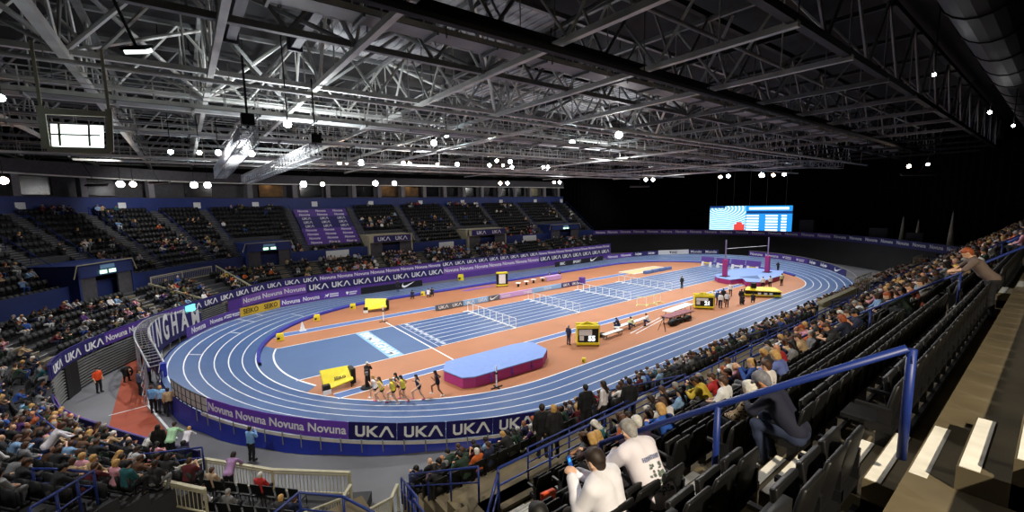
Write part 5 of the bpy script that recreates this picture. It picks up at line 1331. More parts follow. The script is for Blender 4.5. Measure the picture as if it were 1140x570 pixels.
# people built by hand in the near rows: (column px, row, kind, hair, hair colour, top, legs, skin, label, sleeves, res)
HERO = [(-39.42, 5, 'sit_phone', 'short', 'dark brown', '#eceaf2', '#4a4038', 2, 'man in plain white long-sleeved top holding up a phone, bottom middle', 'long', 'white'),
        (-38.62, 5, 'sit_lean', 'short', 'grey', '#e9e2ea', '#26262a', 2, 'grey-haired man in white sweatshirt with printed back, beside the man with the phone', 'long', 'print'),
        (-36.35, 3, 'sit_fwd', 'short', 'white', '#3a2a44', '#1c1e26', 2, 'white-haired man in dark plum jacket seated before the grey-haired man', 'long', ''),
        (-36.65, 2, 'sit_fwd', 'bob', 'blonde', '#4a3a3a', '#1c1e26', 2, 'blonde person in brown coat seated before the white-haired man', 'long', ''),
        (-35.75, 1, 'sit', 'long', 'blonde', '#20242c', '#1c1e26', 0, 'blonde long-haired woman in dark coat near the middle rail', 'long', ''),
        (-35.55, 3, 'sit_fwd', 'bob', 'blonde', '#2a5cb8', '#1c1e26', 2, 'blonde woman in bright blue top seated right of the white-haired man', 'long', ''),
        (-35.0, 2, 'sit', 'short', 'dark brown', '#141416', '#1c1e26', 1, 'dark-haired person in black top leaning beside the blonde woman in blue', 'long', ''),
        (-34.2, 2, 'sit_fwd', 'bob', 'brown', '#e6e2e0', '#1c1e26', 2, 'brown-haired woman in white leaning back at the middle of the near rows', 'long', ''),
        (-33.4, 3, 'sit', 'short', 'brown', '#f0f0f0', '#1c1e30', 2, 'person in white short-sleeved shirt seated before the blue handrail', 'short', ''),
        (-33.3, 4, 'sit', 'short', 'brown', '#f2eae8', '#1c1e26', 0, 'brown-haired person in white shirt in the middle of the near stand', 'long', ''),
        (-32.3, 4, 'sit_fwd', 'bob', 'blonde', '#6474b4', '#1c1e26', 2, 'blonde person in periwinkle blue shirt right of the white shirt', 'long', ''),
        (-36.85, 6, 'sit_lean', 'cap', '#74747c', '#1a1c30', '#28324c', 1, 'man with grey cap and navy top seated under the blue handrail', 'long', ''),
        (-36.1, 5, 'sit', 'bob', 'white', '#b09a70', '#1c1e26', 2, 'white-haired woman in leopard print top right of the grey cap', 'long', 'leopard'),
        (-27.6, 4, 'sit_fwd', 'bob', 'ginger', '#1c2238', '#1c1e26', 0, 'ginger-haired person in navy in the fifth row of the near stand', 'long', ''),
        (-25.0, 5, 'sit_fwd', 'short', 'dark brown', '#1c2c20', '#1c1e26', 1, 'dark-haired person in dark green shirt with white lettering on the back', 'long', 'letter'),
        (-23.9, 5, 'sit_fwd', 'short', 'brown', '#7c4030', '#1c1e26', 0, 'person in rust-coloured top beside the dark green lettered shirt', 'long', ''),
        (-40.45, 5, 'sit', 'short', 'black', '#181818', '#1c1e26', 1, 'black-haired person in black seated at the bottom middle edge', 'long', ''),
        (-41.15, 5, 'sit', 'bob', 'brown', '#3a3a3e', '#1c1e26', 1, 'brown-haired person seated at the bottom edge, left of the black-haired one', 'long', ''),
        (-41.8, 5, 'sit', 'bald', 'brown', '#2a2a30', '#1c1e26', 2, 'bald person at the bottom edge of the near stand, leftmost', 'long', '')]
for h_ in HERO: EXCL.append((h_[0], h_[1]))
for S in SEATS:
    x, y, z, yw, tier, i, k, side = S
    occ = None
    if tier == 'near upper':
        hh = [h_ for h_ in HERO if h_[1] == i and abs(h_[0]-x) < .45]
        if hh:
            EMPTY.append((S, True)) if min(abs(h_[0]-x) for h_ in hh) < .27 else EMPTY.append((S, False)); continue
    if crng.random() < seat_prob(S): CROWD.append(S); EMPTY.append((S, True))
    else: EMPTY.append((S, False))
# hand-built
def leopard_mat():
    m = mat('cloth_leopard', '#c9ac78', .85, noise=0); nt = m.node_tree; b_ = nt.nodes['Principled BSDF']; v = nt.nodes.new('ShaderNodeTexVoronoi'); v.inputs['Scale'].default_value = 28; r = nt.nodes.new('ShaderNodeValToRGB'); r.color_ramp.interpolation = 'CONSTANT'
    r.color_ramp.elements[0].color = (.02, .012, .006, 1); r.color_ramp.elements[1].position = .42; r.color_ramp.elements[1].color = (.62, .45, .24, 1); tc = nt.nodes.new('ShaderNodeTexCoord')
    nt.links.new(tc.outputs['Object'], v.inputs['Vector']); nt.links.new(v.outputs['Distance'], r.inputs['Fac']); nt.links.new(r.outputs['Color'], b_.inputs['Base Color']); return m
for (x, i, kd, hs, hc, tp, lg, sk, lab, slv, ex) in HERO:
    near_ = x < -37
    o = person((x, YE(i)-.5+.07, ZE(i)), crng.uniform(-.12, .12) if ex == '' else (.18 if ex == 'white' else -.12), kd, hs, hc, tp, lg, '#202020', sk, .0085 if x in (-39.42, -38.62) else (.012 if x < -34 else .016), fem=1 if hs in ('bob', 'long') else 0, sleeves=slv, lab=lab, hands=x in (-39.42, -38.62), scale=1.1 if x in (-39.42, -38.62) else 1, grow=.018 if x in (-39.42, -38.62) else 0)
    topo = [c for c in o.children if c.name.startswith('top')][0]
    if ex == 'leopard': setmat(topo, 0, leopard_mat())
    if ex == 'print':
        # lettering arched over a drawn street scene, on the back of the sweatshirt: small pieces wrapped on the cloth
        V = np.array([v.co[:] for v in topo.data.vertices]); bb = V[(V[:, 1] < .35)]
        def back_y(xx, zz):
            d = (V[:, 0]-xx)**2+(V[:, 2]-zz)**2; c = V[d < .02**2]; return (c[:, 1].min() if len(c) else 0)-.004
        def patch(name, pieces, mt):
            m = MB()
            for (xx, zz, w_, hgt) in pieces:
                q = [(xx-w_, zz-hgt), (xx+w_, zz-hgt), (xx+w_, zz+hgt), (xx-w_, zz+hgt)]; m.add([(a, back_y(a, c)-.002, c) for a, c in q], [(0, 1, 2, 3)])
            return m.build(name, mt, topo)
        pr = random.Random(4)
        for q, c in enumerate('PHOBIA'): pass
        patch('back_lettering', [(-.105+.042*q+dx, .935+dz, w_, h2) for q in range(6) for dx, dz, w_, h2 in ((-.012, 0, .0045, .02), (.010, 0, .0045, .02), (0, .012*(q % 2), .011, .0045))], mat('print_blue', '#7c86a8', .8, noise=0))
        patch('back_print', [(pr.uniform(-.1, .1), pr.uniform(.66, .88), pr.uniform(.006, .022), pr.uniform(.004, .014)) for _ in range(46)], mat('print_grey', '#5c6a62', .8, noise=.4, scale=30))
    if ex == 'letter':
        V = np.array([v.co[:] for v in topo.data.vertices])
        t = link('back_lettering', textmesh('Chem', .2, .004, 'white', 1., .004), topo); t.rotation_euler = (pi/2, 0, 0); t.location = (0, V[(abs(V[:, 0]) < .05) & (abs(V[:, 2]-.92) < .05)][:, 1].min()-.012, .92)
        t = link('back_lettering', textmesh('the day', .1, .004, 'white', 1., .0), topo); t.rotation_euler = (pi/2, 0, 0); t.location = (0, V[(abs(V[:, 0]) < .05) & (abs(V[:, 2]-.8) < .05)][:, 1].min()-.012, .80)
    if ex == 'white':
        J = pose('sit_phone'); ph = thing('phone', 'black smartphone held up by the man in the white top', 'phone', tuple(np.array(o.location)+[-.06, .60, 1.07])); m = MB(); m.box(-.038, .038, -.005, .005, -.078, .078); m.build('case', 'black', ph, bevel=.004); m = MB(); m.box(-.034, .034, -.0075, -.005, -.07, .07); m.build('display', 'scr_dark', ph); m = MB(); m.box(-.02, .02, -.009, -.0075, .0, .04); m.build('picture', 'scr_blue', ph); ph.rotation_euler = (-.35, 0, .2)
# orange jacket on a seat, papers
m = MB(); m.add([(-.2, 0, .45), (.2, .02, .45), (.22, .1, .9), (-.2, .1, .93), (-.22, -.12, .42), (.2, -.14, .44), (.24, -.02, .88), (-.18, 0, .95)], [(0, 1, 2, 3), (4, 7, 6, 5), (0, 4, 5, 1), (1, 5, 6, 2), (2, 6, 7, 3), (3, 7, 4, 0)])
o = m.build('jacket', 'orange_vest', smooth=True, bevel=.03); mo = o.modifiers.new('sub', 'SUBSURF'); mo.levels = mo.render_levels = 2; o.scale = (.8, .8, .85); o.location = (-38.1, YE(2)-.45, ZE(2)); tag(o, 'bright orange jacket hung over a black seat, left of the phone man', 'jacket')
# random crowd
CROWD = [S for S in CROWD if True]
vis = sorted([(px((S[0], S[1], S[2]+1))[2], n_) for n_, S in enumerate(CROWD) if inframe((S[0], S[1], S[2]+1))])
IND = {n_: d for d, n_ in vis[:265]}
KINDS = ['sit', 'sit', 'sit_fwd', 'sit_clap', 'sit_lean', 'sit_fwd']
bulk = Bulk(); PM = [SKINS[0], SKINS[3]]+[cloth(h_) for _, h_, _ in PAL]+[mat('hair_'+h_[0].replace(' ', '_'), HAIRC[h_[0]], .6, noise=.25, scale=30) for h_ in HP]
low_pose = [person_meshes(kd, hs, .062, split=False, hands=False) for kd, hs in (('sit', 'short'), ('sit_fwd', 'short'), ('sit_clap', 'bob'), ('sit_lean', 'short'))]
REG = {'near upper': 'upper near tier', 'near lower': 'front near tier', 'upper': 'upper', 'lower': 'lower'}
for n_, S in enumerate(CROWD):
    x, y, z, yw, tier, i, k, side = S; cn, chx, _ = pick(PAL); hn, _ = pick(HP); st = crng.choice(STY); kd = crng.choice(KINDS); ln, lhx, _ = pick(PAL[:8]); sk = crng.choice([0, 0, 1, 1, 2, 2, 3, 4]); yaw = yw+crng.uniform(-.35, .35)
    if side == 'near': yaw += .25                        # most look along the straight
    pos = (x-sin(yw)*.12, y+cos(yw)*.12, z)
    if n_ in IND:
        d = IND[n_]; desc = 'bald person' if st == 'bald' else ('person, %s hair' % hn if st != 'cap' else 'person, dark cap')
        reg = REG[tier] if side == 'near' else '%s %s tier' % (tier, side)
        lab = '%s, %s top, %s seat, %s row, %s' % (desc, cn, ordn(abs(k)), ordn(i), reg)
        person(pos, yaw, kd, st, 'black' if st == 'cap' else hn, chx, lhx, '#18181a', sk, .019 if d < 13 else (.028 if d < 22 else .034), fem=1 if st in ('long', 'bob', 'pony') else 0, sleeves=crng.choice(['long', 'long', 'short']), lab=lab, grp='spectators seated in the '+reg, split=d < 17, hands=False, scale=crng.uniform(.95, 1.04))
    else:
        if not inframe((x, y, z+1), 60): continue
        lp = crng.choice(low_pose); mp = np.array([0 if sk < 3 else 1, 2+[p[0] for p in PAL].index(cn), 2+[p[0] for p in PAL].index(ln), 2, 2+len(PAL)+[p[0] for p in HP].index(hn)])
        bulk.put(lp['V'], lp['Q'], pos, yaw, mp[lp['S']], crng.uniform(.94, 1.04))
sp = bulk.build('spectators', PM); sp['kind'] = 'stuff'; tag(sp, 'distant seated spectators filling the stands round the track', 'crowd')
# seats
ME_PAND = MB(); ME_PAND.box(-.2, .2, .04, .44, .37, .42); PD = ME_PAND.mesh('seat_pan_down', 'seat')
sv = sorted([(px((S[0], S[1], S[2]+.6))[2], n_) for n_, (S, o_) in enumerate(EMPTY) if inframe((S[0], S[1], S[2]+.6)) and S[7] == 'near'])
SI = {n_: d for d, n_ in sv[:300]}
sb = Bulk()
for n_, (S, occ) in enumerate(EMPTY):
    x, y, z, yw, tier, i, k, side = S
    if n_ in SI:
        d = SI[n_]; lab = '%s black tip-up seat, %s from aisle%s, %s row, %s' % ('occupied' if occ else 'empty', ordn(abs(k) if k >= 0 else -k-1), '' if k >= 0 else ' leftward', ordn(i), REG[tier]); g = 'tip-up seats of the '+REG[tier]
        if d < 16:
            r_ = thing('stadium_seat', lab, 'seat', (x, y, z), yw, g)
            link('backrest', ME_BACK, r_); link('seat_pan', PD if occ or (i == 7 and k == 0) else ME_PAN, r_); link('armrest', ME_ARM, r_)
        else:
            o = link('stadium_seat', ME_ONE); o.location = (x, y, z); o.rotation_euler = (0, 0, yw); tag(o, lab, 'seat', g)
    elif inframe((x, y, z+.5), 60): sb.put(FSV, FSF, (x, y, z), yw)
o = sb.build('stadium_seats', [MATS['seat_far']]); o['kind'] = 'stuff'; tag(o, 'rows of dark tip-up seats filling the distant stands', 'seats')

# ---------------------------------------------------------------- people standing about
def P0(x, y, z=0.): return tuple(at(x, y, Z=z))
def face_to(p, q): return atan2(q[1]-p[1], q[0]-p[0])-pi/2
RUN = [(419, 447, 'run_a', '#e8e8ee', 'blonde', 2), (426, 449, 'run_b', '#e8d23a', 'brown', 2), (439, 450, 'run_a', '#f0e040', 'blonde', 2), (450, 447, 'run_c', '#e6dc50', 'dark brown', 0), (444, 444, 'run_b', '#203a30', 'black', 1), (467, 446, 'run_b', '#1c2c4a', 'dark brown', 2), (488, 441, 'run_a', '#1b2238', 'black', 3)]
for n_, (x, y, kd, tp, hc, sk) in enumerate(RUN):
    p = np.array(P0(x, y, 0.03)); a = atan2(p[1], p[0]+SL); rz = a-pi/2-pi/2
    lab = 'running athlete in a %s vest on the near bend, %s from the left' % ({'#e8e8ee': 'white', '#e8d23a': 'yellow', '#f0e040': 'bright yellow', '#e6dc50': 'pale yellow', '#203a30': 'dark green', '#1c2c4a': 'navy', '#1b2238': 'black'}[tp], ORD[n_])
    rz_ = face_to((0, 0), (-sin(a), cos(a)))+pi if False else face_to((0, 0), (sin(a), -cos(a)))
    person(tuple(p), rz_, kd, 'pony', hc, tp, '#17171c', '#e87898' if n_ % 2 else '#e8e8e0', sk, .016, fem=1, sleeves='none', leglen='brief', lab=lab, grp='runners in the pack', scale=1.02)
STAND = [  # px x, ground y, pose, facing point px, top, legs, hair, hairc, label
    (111, 437, 'stand', (170, 440), '#e8501c', '#16161a', 'short', 'dark brown', 'steward in orange vest standing alone on the grey floor at the left'),
    (142, 425, 'bend', (170, 430), '#16161a', '#16161a', 'short', 'black', 'person in black bending forward over the red path'),
    (160, 408, 'stand', (180, 420), '#1c1c22', '#16161a', 'short', 'dark brown', 'person in black at the top of the red path'),
    (166, 427, 'stand', (190, 430), '#3c2c78', '#16161a', 'short', 'brown', 'person in purple top beside the red path'),
    (157, 440, 'stand_fold', (190, 430), '#586078', '#20242c', 'short', 'brown', 'person in grey blue top on the edge of the red path'),
    (172, 460, 'stand_fold', (200, 440), '#6ea6dc', '#16161a', 'short', 'brown', 'person in light blue bib at the foot of the scaffold, left one'),
    (181, 460, 'stand', (200, 440), '#86b4e0', '#20242c', 'bob', 'blonde', 'person in pale blue bib at the foot of the scaffold, right one'),
    (190, 463, 'stand', (200, 430), '#b59a76', '#16161a', 'short', 'dark brown', 'person in beige by the end of the blue drape'),
    (281, 513, 'stand_cam', (330, 480), '#7aa6d8', '#14161c', 'short', 'black', 'photographer in light blue bib beside the blue drape'),
    (633, 384, 'stand', (700, 360), '#1c2748', '#1c2748', 'short', 'grey', 'official in navy suit standing left of the first yellow clock'),
    (759, 321, 'stand', (700, 330), '#1c2a22', '#16161a', 'short', 'black', 'official in dark green walking on the sprint track'),
    (802, 343, 'stand', (830, 330), '#e6e6e6', '#1c2040', 'short', 'brown', 'official in white by the second yellow clock, right of the group'),
    (794, 339, 'stand', (830, 330), '#e0e0e4', '#1c2040', 'bob', 'blonde', 'official in white behind the second yellow clock, left of the group'),
    (799, 340, 'stand', (830, 320), '#2c3c70', '#1c2040', 'short', 'brown', 'official in blue in the group right of the second yellow clock'),
    (805, 337, 'stand', (830, 320), '#1a1c22', '#16161a', 'short', 'black', 'person in black in the group by the second yellow clock'),
    (809, 342, 'stand', (830, 320), '#d4d4d8', '#2c2c32', 'short', 'grey', 'official in pale grey right of the second yellow clock'),
    (813, 330, 'stand', (800, 340), '#ececec', '#1c2040', 'short', 'brown', 'official in white at the end of the near runway'),
    (825, 338, 'stand', (850, 320), '#16161a', '#16161a', 'short', 'black', 'tall person in black left of the covered yellow trolley'),
    (826, 339, 'crouch', (850, 320), '#1a1a1e', '#16161a', 'short', 'black', 'person in black crouching left of the yellow trolley'),
    (838, 337, 'crouch', (850, 320), '#202024', '#16161a', 'short', 'black', 'photographer in black crouching before the yellow trolley'),
    (849, 322, 'stand', (830, 310), '#f0f0f0', '#16161a', 'short', 'brown', 'official in white shirt before the landing bed, left one'),
    (857, 321, 'stand', (830, 310), '#ececec', '#16161a', 'bob', 'brown', 'official in white shirt before the landing bed, right one'),
    (870, 318, 'stand', (840, 310), '#d8e0b0', '#16161a', 'short', 'dark brown', 'official in pale yellow bib at the right end of the landing bed'),
    (866, 303, 'stand_cam', (840, 305), '#141416', '#141416', 'short', 'black', 'camera operator in black on the far side of the landing bed'),
    (808, 307, 'stand', (820, 312), '#e8e8e8', '#202028', 'short', 'brown', 'official in white on the left end of the landing bed'),
    (410, 430, 'stand_cam', (440, 440), '#22242a', '#16161a', 'short', 'white', 'cameraman in dark clothes filming the runners')]
for n_, (x, y, kd, f, tp, lg, hs, hc, lab) in enumerate(STAND):
    p = P0(x, y, .0 if n_ > 8 or True else 0); q = P0(*f); z_ = .62 if 'on the left end of the landing' in lab else 0.
    if z_: p = P0(x, y, z_)
    person((p[0], p[1], z_+.012), face_to(p, q), kd, hs, hc, tp, lg, '#141414', [0, 1, 2, 3][n_ % 4], .022, lab=lab, sleeves='long' if n_ % 3 else 'short', hands=False)
# seated officials at the benches, standing spectators in the stands
for (x, y, zf, kd, tp, lg, hs, hc, lab, yaw) in [
    (672, 477, AZ+.0, 'stand', '#e8e4ea', '#16161a', 'long', 'dark brown', 'woman with long dark hair and white top standing on the gangway', .4),
    (652, 482, AZ+.0, 'stand', '#121318', '#121318', 'short', 'black', 'man in black standing left of the woman with long dark hair', -.3),
    (604, 509, AZ, 'stand', '#101116', '#101116', 'short', 'dark brown', 'person in long black coat standing on the gangway, left one', -.5),
    (617, 510, AZ, 'stand', '#1c1c20', '#121318', 'bob', 'blonde', 'blonde person in black standing on the gangway beside the black coat', -.2),
    (700, 474, AZ, 'stand', '#17181e', '#17181e', 'short', 'black', 'person in black standing on the gangway right of the white top', -.6),
    (180, 513, .8, 'stand', '#141416', '#141416', 'long', 'black', 'dark-haired person in black standing at the rail beside the light green top', -.3),
    (193, 512, .8, 'stand_lean', '#a8d4ac', '#20222a', 'short', 'dark brown', 'person in light green hoodie leaning over the rail, lower left', -.5),
    (209, 508, .8, 'stand_lean', '#e4e0ec', '#40386a', 'bob', 'blonde', 'blonde child in white top leaning over the rail, lower left', -.6),
    (60, 525, 3.2, 'stand_lean', '#e6e2ea', '#2c3e78', 'bob', 'brown', 'person in white top leaning over the end stand rail at the left', -1.2)]:
    p = P0(x, y, zf); person(tuple(p), yaw, kd, hs, hc, tp, lg, '#141414', 1, .016, fem=1 if hs in ('long', 'bob') else 0, lab=lab, hands=False, scale=.8 if 'child' in lab else 1)
# people in the floor pen
for (q_, row, tp, hc, lab) in [(1, 0, '#b09a80', 'brown', 'brown-haired person in beige seated in the floor pen, leftmost'), (2, 1, '#e4e0e8', 'ginger', 'ginger-haired person in white seated in the floor pen'), (5, 0, '#b0282c', 'white', 'white-haired person in red seated in the floor pen'), (4, 1, '#7c7d80', 'grey', 'grey-haired person in grey seated in the back row of the floor pen'), (8, 1, '#3a3a3e', 'blonde', 'blonde person in charcoal seated at the right of the floor pen'), (9, 1, '#1b2340', 'brown', 'brown-haired person in navy seated rightmost in the floor pen')]:
    c_ = [c for c in CH if c[2] == row and c[3] == q_][0]; person((c_[0]-sin(cang)*.0, c_[1], FZ), cang, 'sit', 'bob' if hc in ('ginger', 'blonde') else 'short', hc, tp, '#1c1e26', '#151515', 2, .018, lab=lab, hands=False)
p = P0(258, 550, FZ); person((p[0], p[1], FZ), cang+.2, 'stand_lean', 'bob', 'dark brown', '#a884b4', '#16161a', '#141414', 1, .016, fem=1, lab='dark-haired person in lilac patterned top leaning over the cream balustrade', hands=False)
# spectator reaching over the rail at the right edge
person((-27.9, YE(7)-.45, ZE(7)), .25, 'stand_lean', 'short', 'ginger', '#6a5a52', '#16161a', '#141414', 0, .014, sleeves='short', lab='ginger-haired person in tan shirt leaning forward over the seats at the right edge', hands=True)

# ================================================================ THINGS ON THE INFIELD
# hurdles
def make_hurdle(loc, lab, grp, legs='white', bar_='white'):
    root = thing('hurdle', lab, 'hurdle', loc, 0, grp)
    m = MB(); m.box(-.015, .015, -.59, .59, .98, 1.045); m.build('crossbar', bar_, root, bevel=.004)
    for s_ in (-1, 1): m = MB(); m.bar((0, .54*s_, .05), (0, .54*s_, .98), .045); m.build('upright', legs, root)
    m = MB(); m.bar((0, -.57, .05), (0, .57, .05), .12, .09)
    for s_ in (-1, 1): m.bar((0, .56*s_, .04), (-.68, .56*s_, .04), .09, .07)
    m.build('base', legs, root); return root
hp = None; HX0 = -17.61
for r_ in range(4):
    for l_ in range(8):
        x, y = HX0+9.14*r_, -.69-4.0+l_*1.143; lab = 'white hurdle in the %s row from the left, %s lane from the camera side' % (ORD[r_], ORD[l_]); g = 'white hurdles in rows across the sprint track'
        if hp is None: hp = make_hurdle((x, y, .015), lab, g)
        else: c = copy_tree(hp); c.location = (x, y, .015); c['label'] = lab
for k, (x, y) in enumerate(((705, 338), (715, 337), (722, 335))):
    P = at(x, y, Z=0); c = copy_tree(hp); c.name = 'spare_hurdle'; c.location = (P[0], P[1]-1.2, .0); c.rotation_euler = (0, 0, .6+.4*k); c['label'] = 'spare hurdle parked beside the near edge of the sprint track, %s from the left' % ORD[k]; c['group'] = 'spare hurdles'
    for ch in c.children:
        if 'crossbar' in ch.name or 'base' in ch.name: ch.data = ch.data.copy(); ch.data.materials[0] = mat('cream_yellow', '#e8e2a0', .5, noise=.05)
# high jump landing bed
def bed(name, poly, h, lab, top='mat_blue', side='mat_pink', inset=.0):
    root = thing(name, lab, 'landing mat', (poly[0][0], poly[0][1], 0)); P = [(x-poly[0][0], y-poly[0][1]) for x, y in poly]
    m = MB(); m.prism(P, 0.0, h-.04); m.build('base', side, root, bevel=.04)
    cx, cy = sum(p[0] for p in P)/len(P), sum(p[1] for p in P)/len(P)
    m = MB(); m.prism([(cx+(x-cx)*1.012, cy+(y-cy)*1.012) for x, y in P], h-.06, h+.03); m.build('top_pad', top, root, bevel=.02)
    return root, P
hj, P = bed('high_jump_mat', [(-29.3, -11.9), (-28.95, -13.9), (-28.2, -14.3), (-22.3, -14.5), (-20.9, -13.4), (-20.7, -11.4), (-21.3, -10.9), (-22.3, -10.7), (-28.4, -10.6)], .78, 'large high jump landing mat, pale blue top and magenta sides, near the runners')
m = MB()
for x in (-27.0, -25.2, -23.4): m.box(x+29.3-.03, x+29.3+.03, -2.62, -2.55, .1, .7); m.box(x+29.3-.08, x+29.3+.08, -2.66, -2.57, .3, .42)
m.build('strap', 'purple', hj)
m = MB(); m.prism([(P[4][0]+.02, P[4][1]+.06), (P[5][0]+.03, P[5][1]), (P[5][0]+.06, P[5][1]), (P[4][0]+.05, P[4][1]+.02)], .05, .7); m.build('end_panel', 'purple', hj)
def upright(x, y, h, lab, mats='white', base='steel_dark'):
    root = thing('jump_upright', lab, 'upright', (x, y, 0)); m = MB(); m.box(-.45, .45, -.05, .05, 0, .06); m.box(-.05, .05, -.35, .35, 0, .06); m.build('base', base, root)
    m = MB(); m.box(-.035, .035, -.035, .035, .06, h); m.build('post', mats, root); m = MB(); m.box(-.07, .07, -.07, .07, h*.62, h*.62+.12); m.build('bar_clamp', base, root); return root
P_ = at(552, 431, Z=0); upright(P_[0], P_[1]-.1, 1.55, 'white high jump upright standing before the landing mat')
P_ = at(427, 358, Z=0); upright(P_[0], P_[1], 1.8, 'white upright standing at the far end of the white start line')
# vault bed at the far end with plant box notch
vb, P = bed('vault_mat', [(20.2, -6.4), (19.7, -8.5), (22.2, -9.1), (19.9, -10.6), (20.8, -12.0), (29.2, -11.8), (33.4, -10.4), (33.4, -5.6), (29.6, -4.2), (21.6, -5.2)], .72, 'large pole vault landing bed, blue top and magenta sides, at the right end')
m = MB(); m.prism([(2.6, -2.0), (5.8, -3.2), (3.2, -4.6)], .76, .80); m.build('plant_box_pad', 'infield_blue', vb)
for x, y, lab in ((21.9, -6.6, 'left tall vault standard rising by the blue landing bed'), (30.4, -9.2, 'right tall vault standard rising from the blue landing bed')):
    root = thing('vault_standard', lab, 'upright', (x, y, .75)); m = MB(); m.box(-.07, .07, -.07, .07, .2, 5.6); m.build('mast', 'duct_pale', root); m = MB(); m.box(-.3, .3, -.3, .3, 0, 2.6); m.build('padding', 'mat_pink', root, bevel=.05); m = MB(); m.box(-.7, .7, -.5, .5, -.05, .06); m.build('base', 'steel_dark', root)
m = MB(); m.tube([(22.0, -6.7, 5.0), (30.3, -9.1, 5.0)], .03, 8); tag(m.build('vault_bar', 'paper'), 'thin pale crossbar resting between the two vault standards', 'bar')
bpy.data.objects['vault_bar']
# purple A-frames
for k, (y, wd) in enumerate(((3.0, 2.4), (.1, 2.4), (-2.6, 2.4), (-5.2, 2.4))):
    root = thing('lane_end_board', 'purple padded board at the end of the sprint track, %s from the left' % ORD[k], 'crash board', (34.7, y, 0), group='purple boards at the sprint track end')
    m = MB(); m.add([(-.2, -wd/2, .35), (-.2, wd/2, .35), (.25, wd/2, 1.75), (.25, -wd/2, 1.75), (0, -wd/2, .35), (0, wd/2, .35), (.45, wd/2, 1.75), (.45, -wd/2, 1.75)], [(0, 3, 2, 1), (4, 5, 6, 7), (0, 1, 5, 4), (1, 2, 6, 5), (2, 3, 7, 6), (3, 0, 4, 7)]); m.build('panel', 'purple', root, bevel=.03)
    for s_ in (-1, 1): m = MB(); m.add([(-.3, .75*s_-.28, 0), (-.3, .75*s_+.28, 0), (-.12, .75*s_+.2, .85), (-.12, .75*s_-.2, .85), (.1, .75*s_-.28, 0), (.1, .75*s_+.28, 0), (0, .75*s_+.2, .85), (0, .75*s_-.2, .85)], [(0, 3, 2, 1), (4, 5, 6, 7), (0, 1, 5, 4), (1, 2, 6, 5), (2, 3, 7, 6), (3, 0, 4, 7)]); m.build('foot', 'white', root)
    m = MB(); m.add([(-.16, -.5, .5), (-.16, .5, .5), (.0, .5, .95), (.0, -.5, .95)], [(0, 3, 2, 1)]); m.build('marking', 'white' if k in (1, 2) else 'yellow', root)
# yellow clocks / covered boards
def clock(x, y, lab, rz, digits, w_=1.9, h=1.5):
    P_ = at(x, y, Z=0); root = thing('field_clock', lab, 'clock', (P_[0], P_[1], 0), rz)
    m = MB(); m.box(-w_/2-.1, w_/2+.1, -.5, .5, .1, .32); m.box(-w_/2-.1, -w_/2, -.45, .45, .3, h+.3); m.box(w_/2, w_/2+.1, -.45, .45, .3, h+.3); m.box(-w_/2-.1, w_/2+.1, -.5, -.3, h+.2, h+.5); m.box(-w_/2-.1, w_/2+.1, .3, .5, h+.2, h+.5)
    m.bar((-w_/2, -.4, h+.45), (0, .4, h+.6), .1, .1); m.bar((w_/2, -.4, h+.45), (0, .4, h+.6), .1, .1); m.build('frame', 'yellow', root, bevel=.02)
    m = MB(); m.box(-w_/2, w_/2, -.42, .42, .32, h+.2); m.build('cabinet', 'black', root)
    fc = MB(); fc.box(-w_/2+.08, w_/2-.55, -.45, -.42, .95, h+.12); fc.box(-w_/2+.12, -w_/2+.5, -.46, -.42, .5, .9); fc.build('score_panel', 'paper', root)
    t = link('digits', textmesh(digits, .62, .01, 'scr_white', 1., .02), root); t.rotation_euler = (pi/2, 0, 0); t.location = (w_*.17, -.47, .66)
    m = MB()
    for sx in (-w_/2, w_/2):
        for sy in (-.4, .4): m.cone((sx, sy, 0), .07, .07, .1, 8)
    m.build('castor', 'black', root); return root
def toward(x, y): P_ = at(x, y, Z=0); return atan2(CAM[1]-P_[1], CAM[0]-P_[0])+pi/2
clock(654, 383.5, 'yellow framed digital field clock left of the white benches', toward(654, 383)+.15, '55', 1.75, 1.35)
clock(783, 343, 'second yellow framed field clock with paper panels, farther right', toward(783, 343)+.2, '21', 1.9, 1.15)
P_ = at(559, 319, Z=0)
root = thing('distance_indicator', 'yellow and black electronic board with pale face on the far side of the infield', 'scoreboard', (P_[0], P_[1], 0), toward(559, 319)+.15)
m = MB(); m.box(-.85, .85, -.3, .3, .15, .35); m.box(-.85, .85, -.3, .3, 2.0, 2.2); m.build('frame', 'yellow', root); m = MB(); m.box(-.85, .85, -.25, .25, .35, 2.0); m.build('cabinet', 'black', root); m = MB(); m.box(-.5, .5, -.28, -.25, .5, 1.9); m.build('face', 'paper', root); m = MB(); m.box(-.8, -.7, -.25, .25, 0, .15); m.box(.7, .8, -.25, .25, 0, .15); m.build('castor', 'black', root)
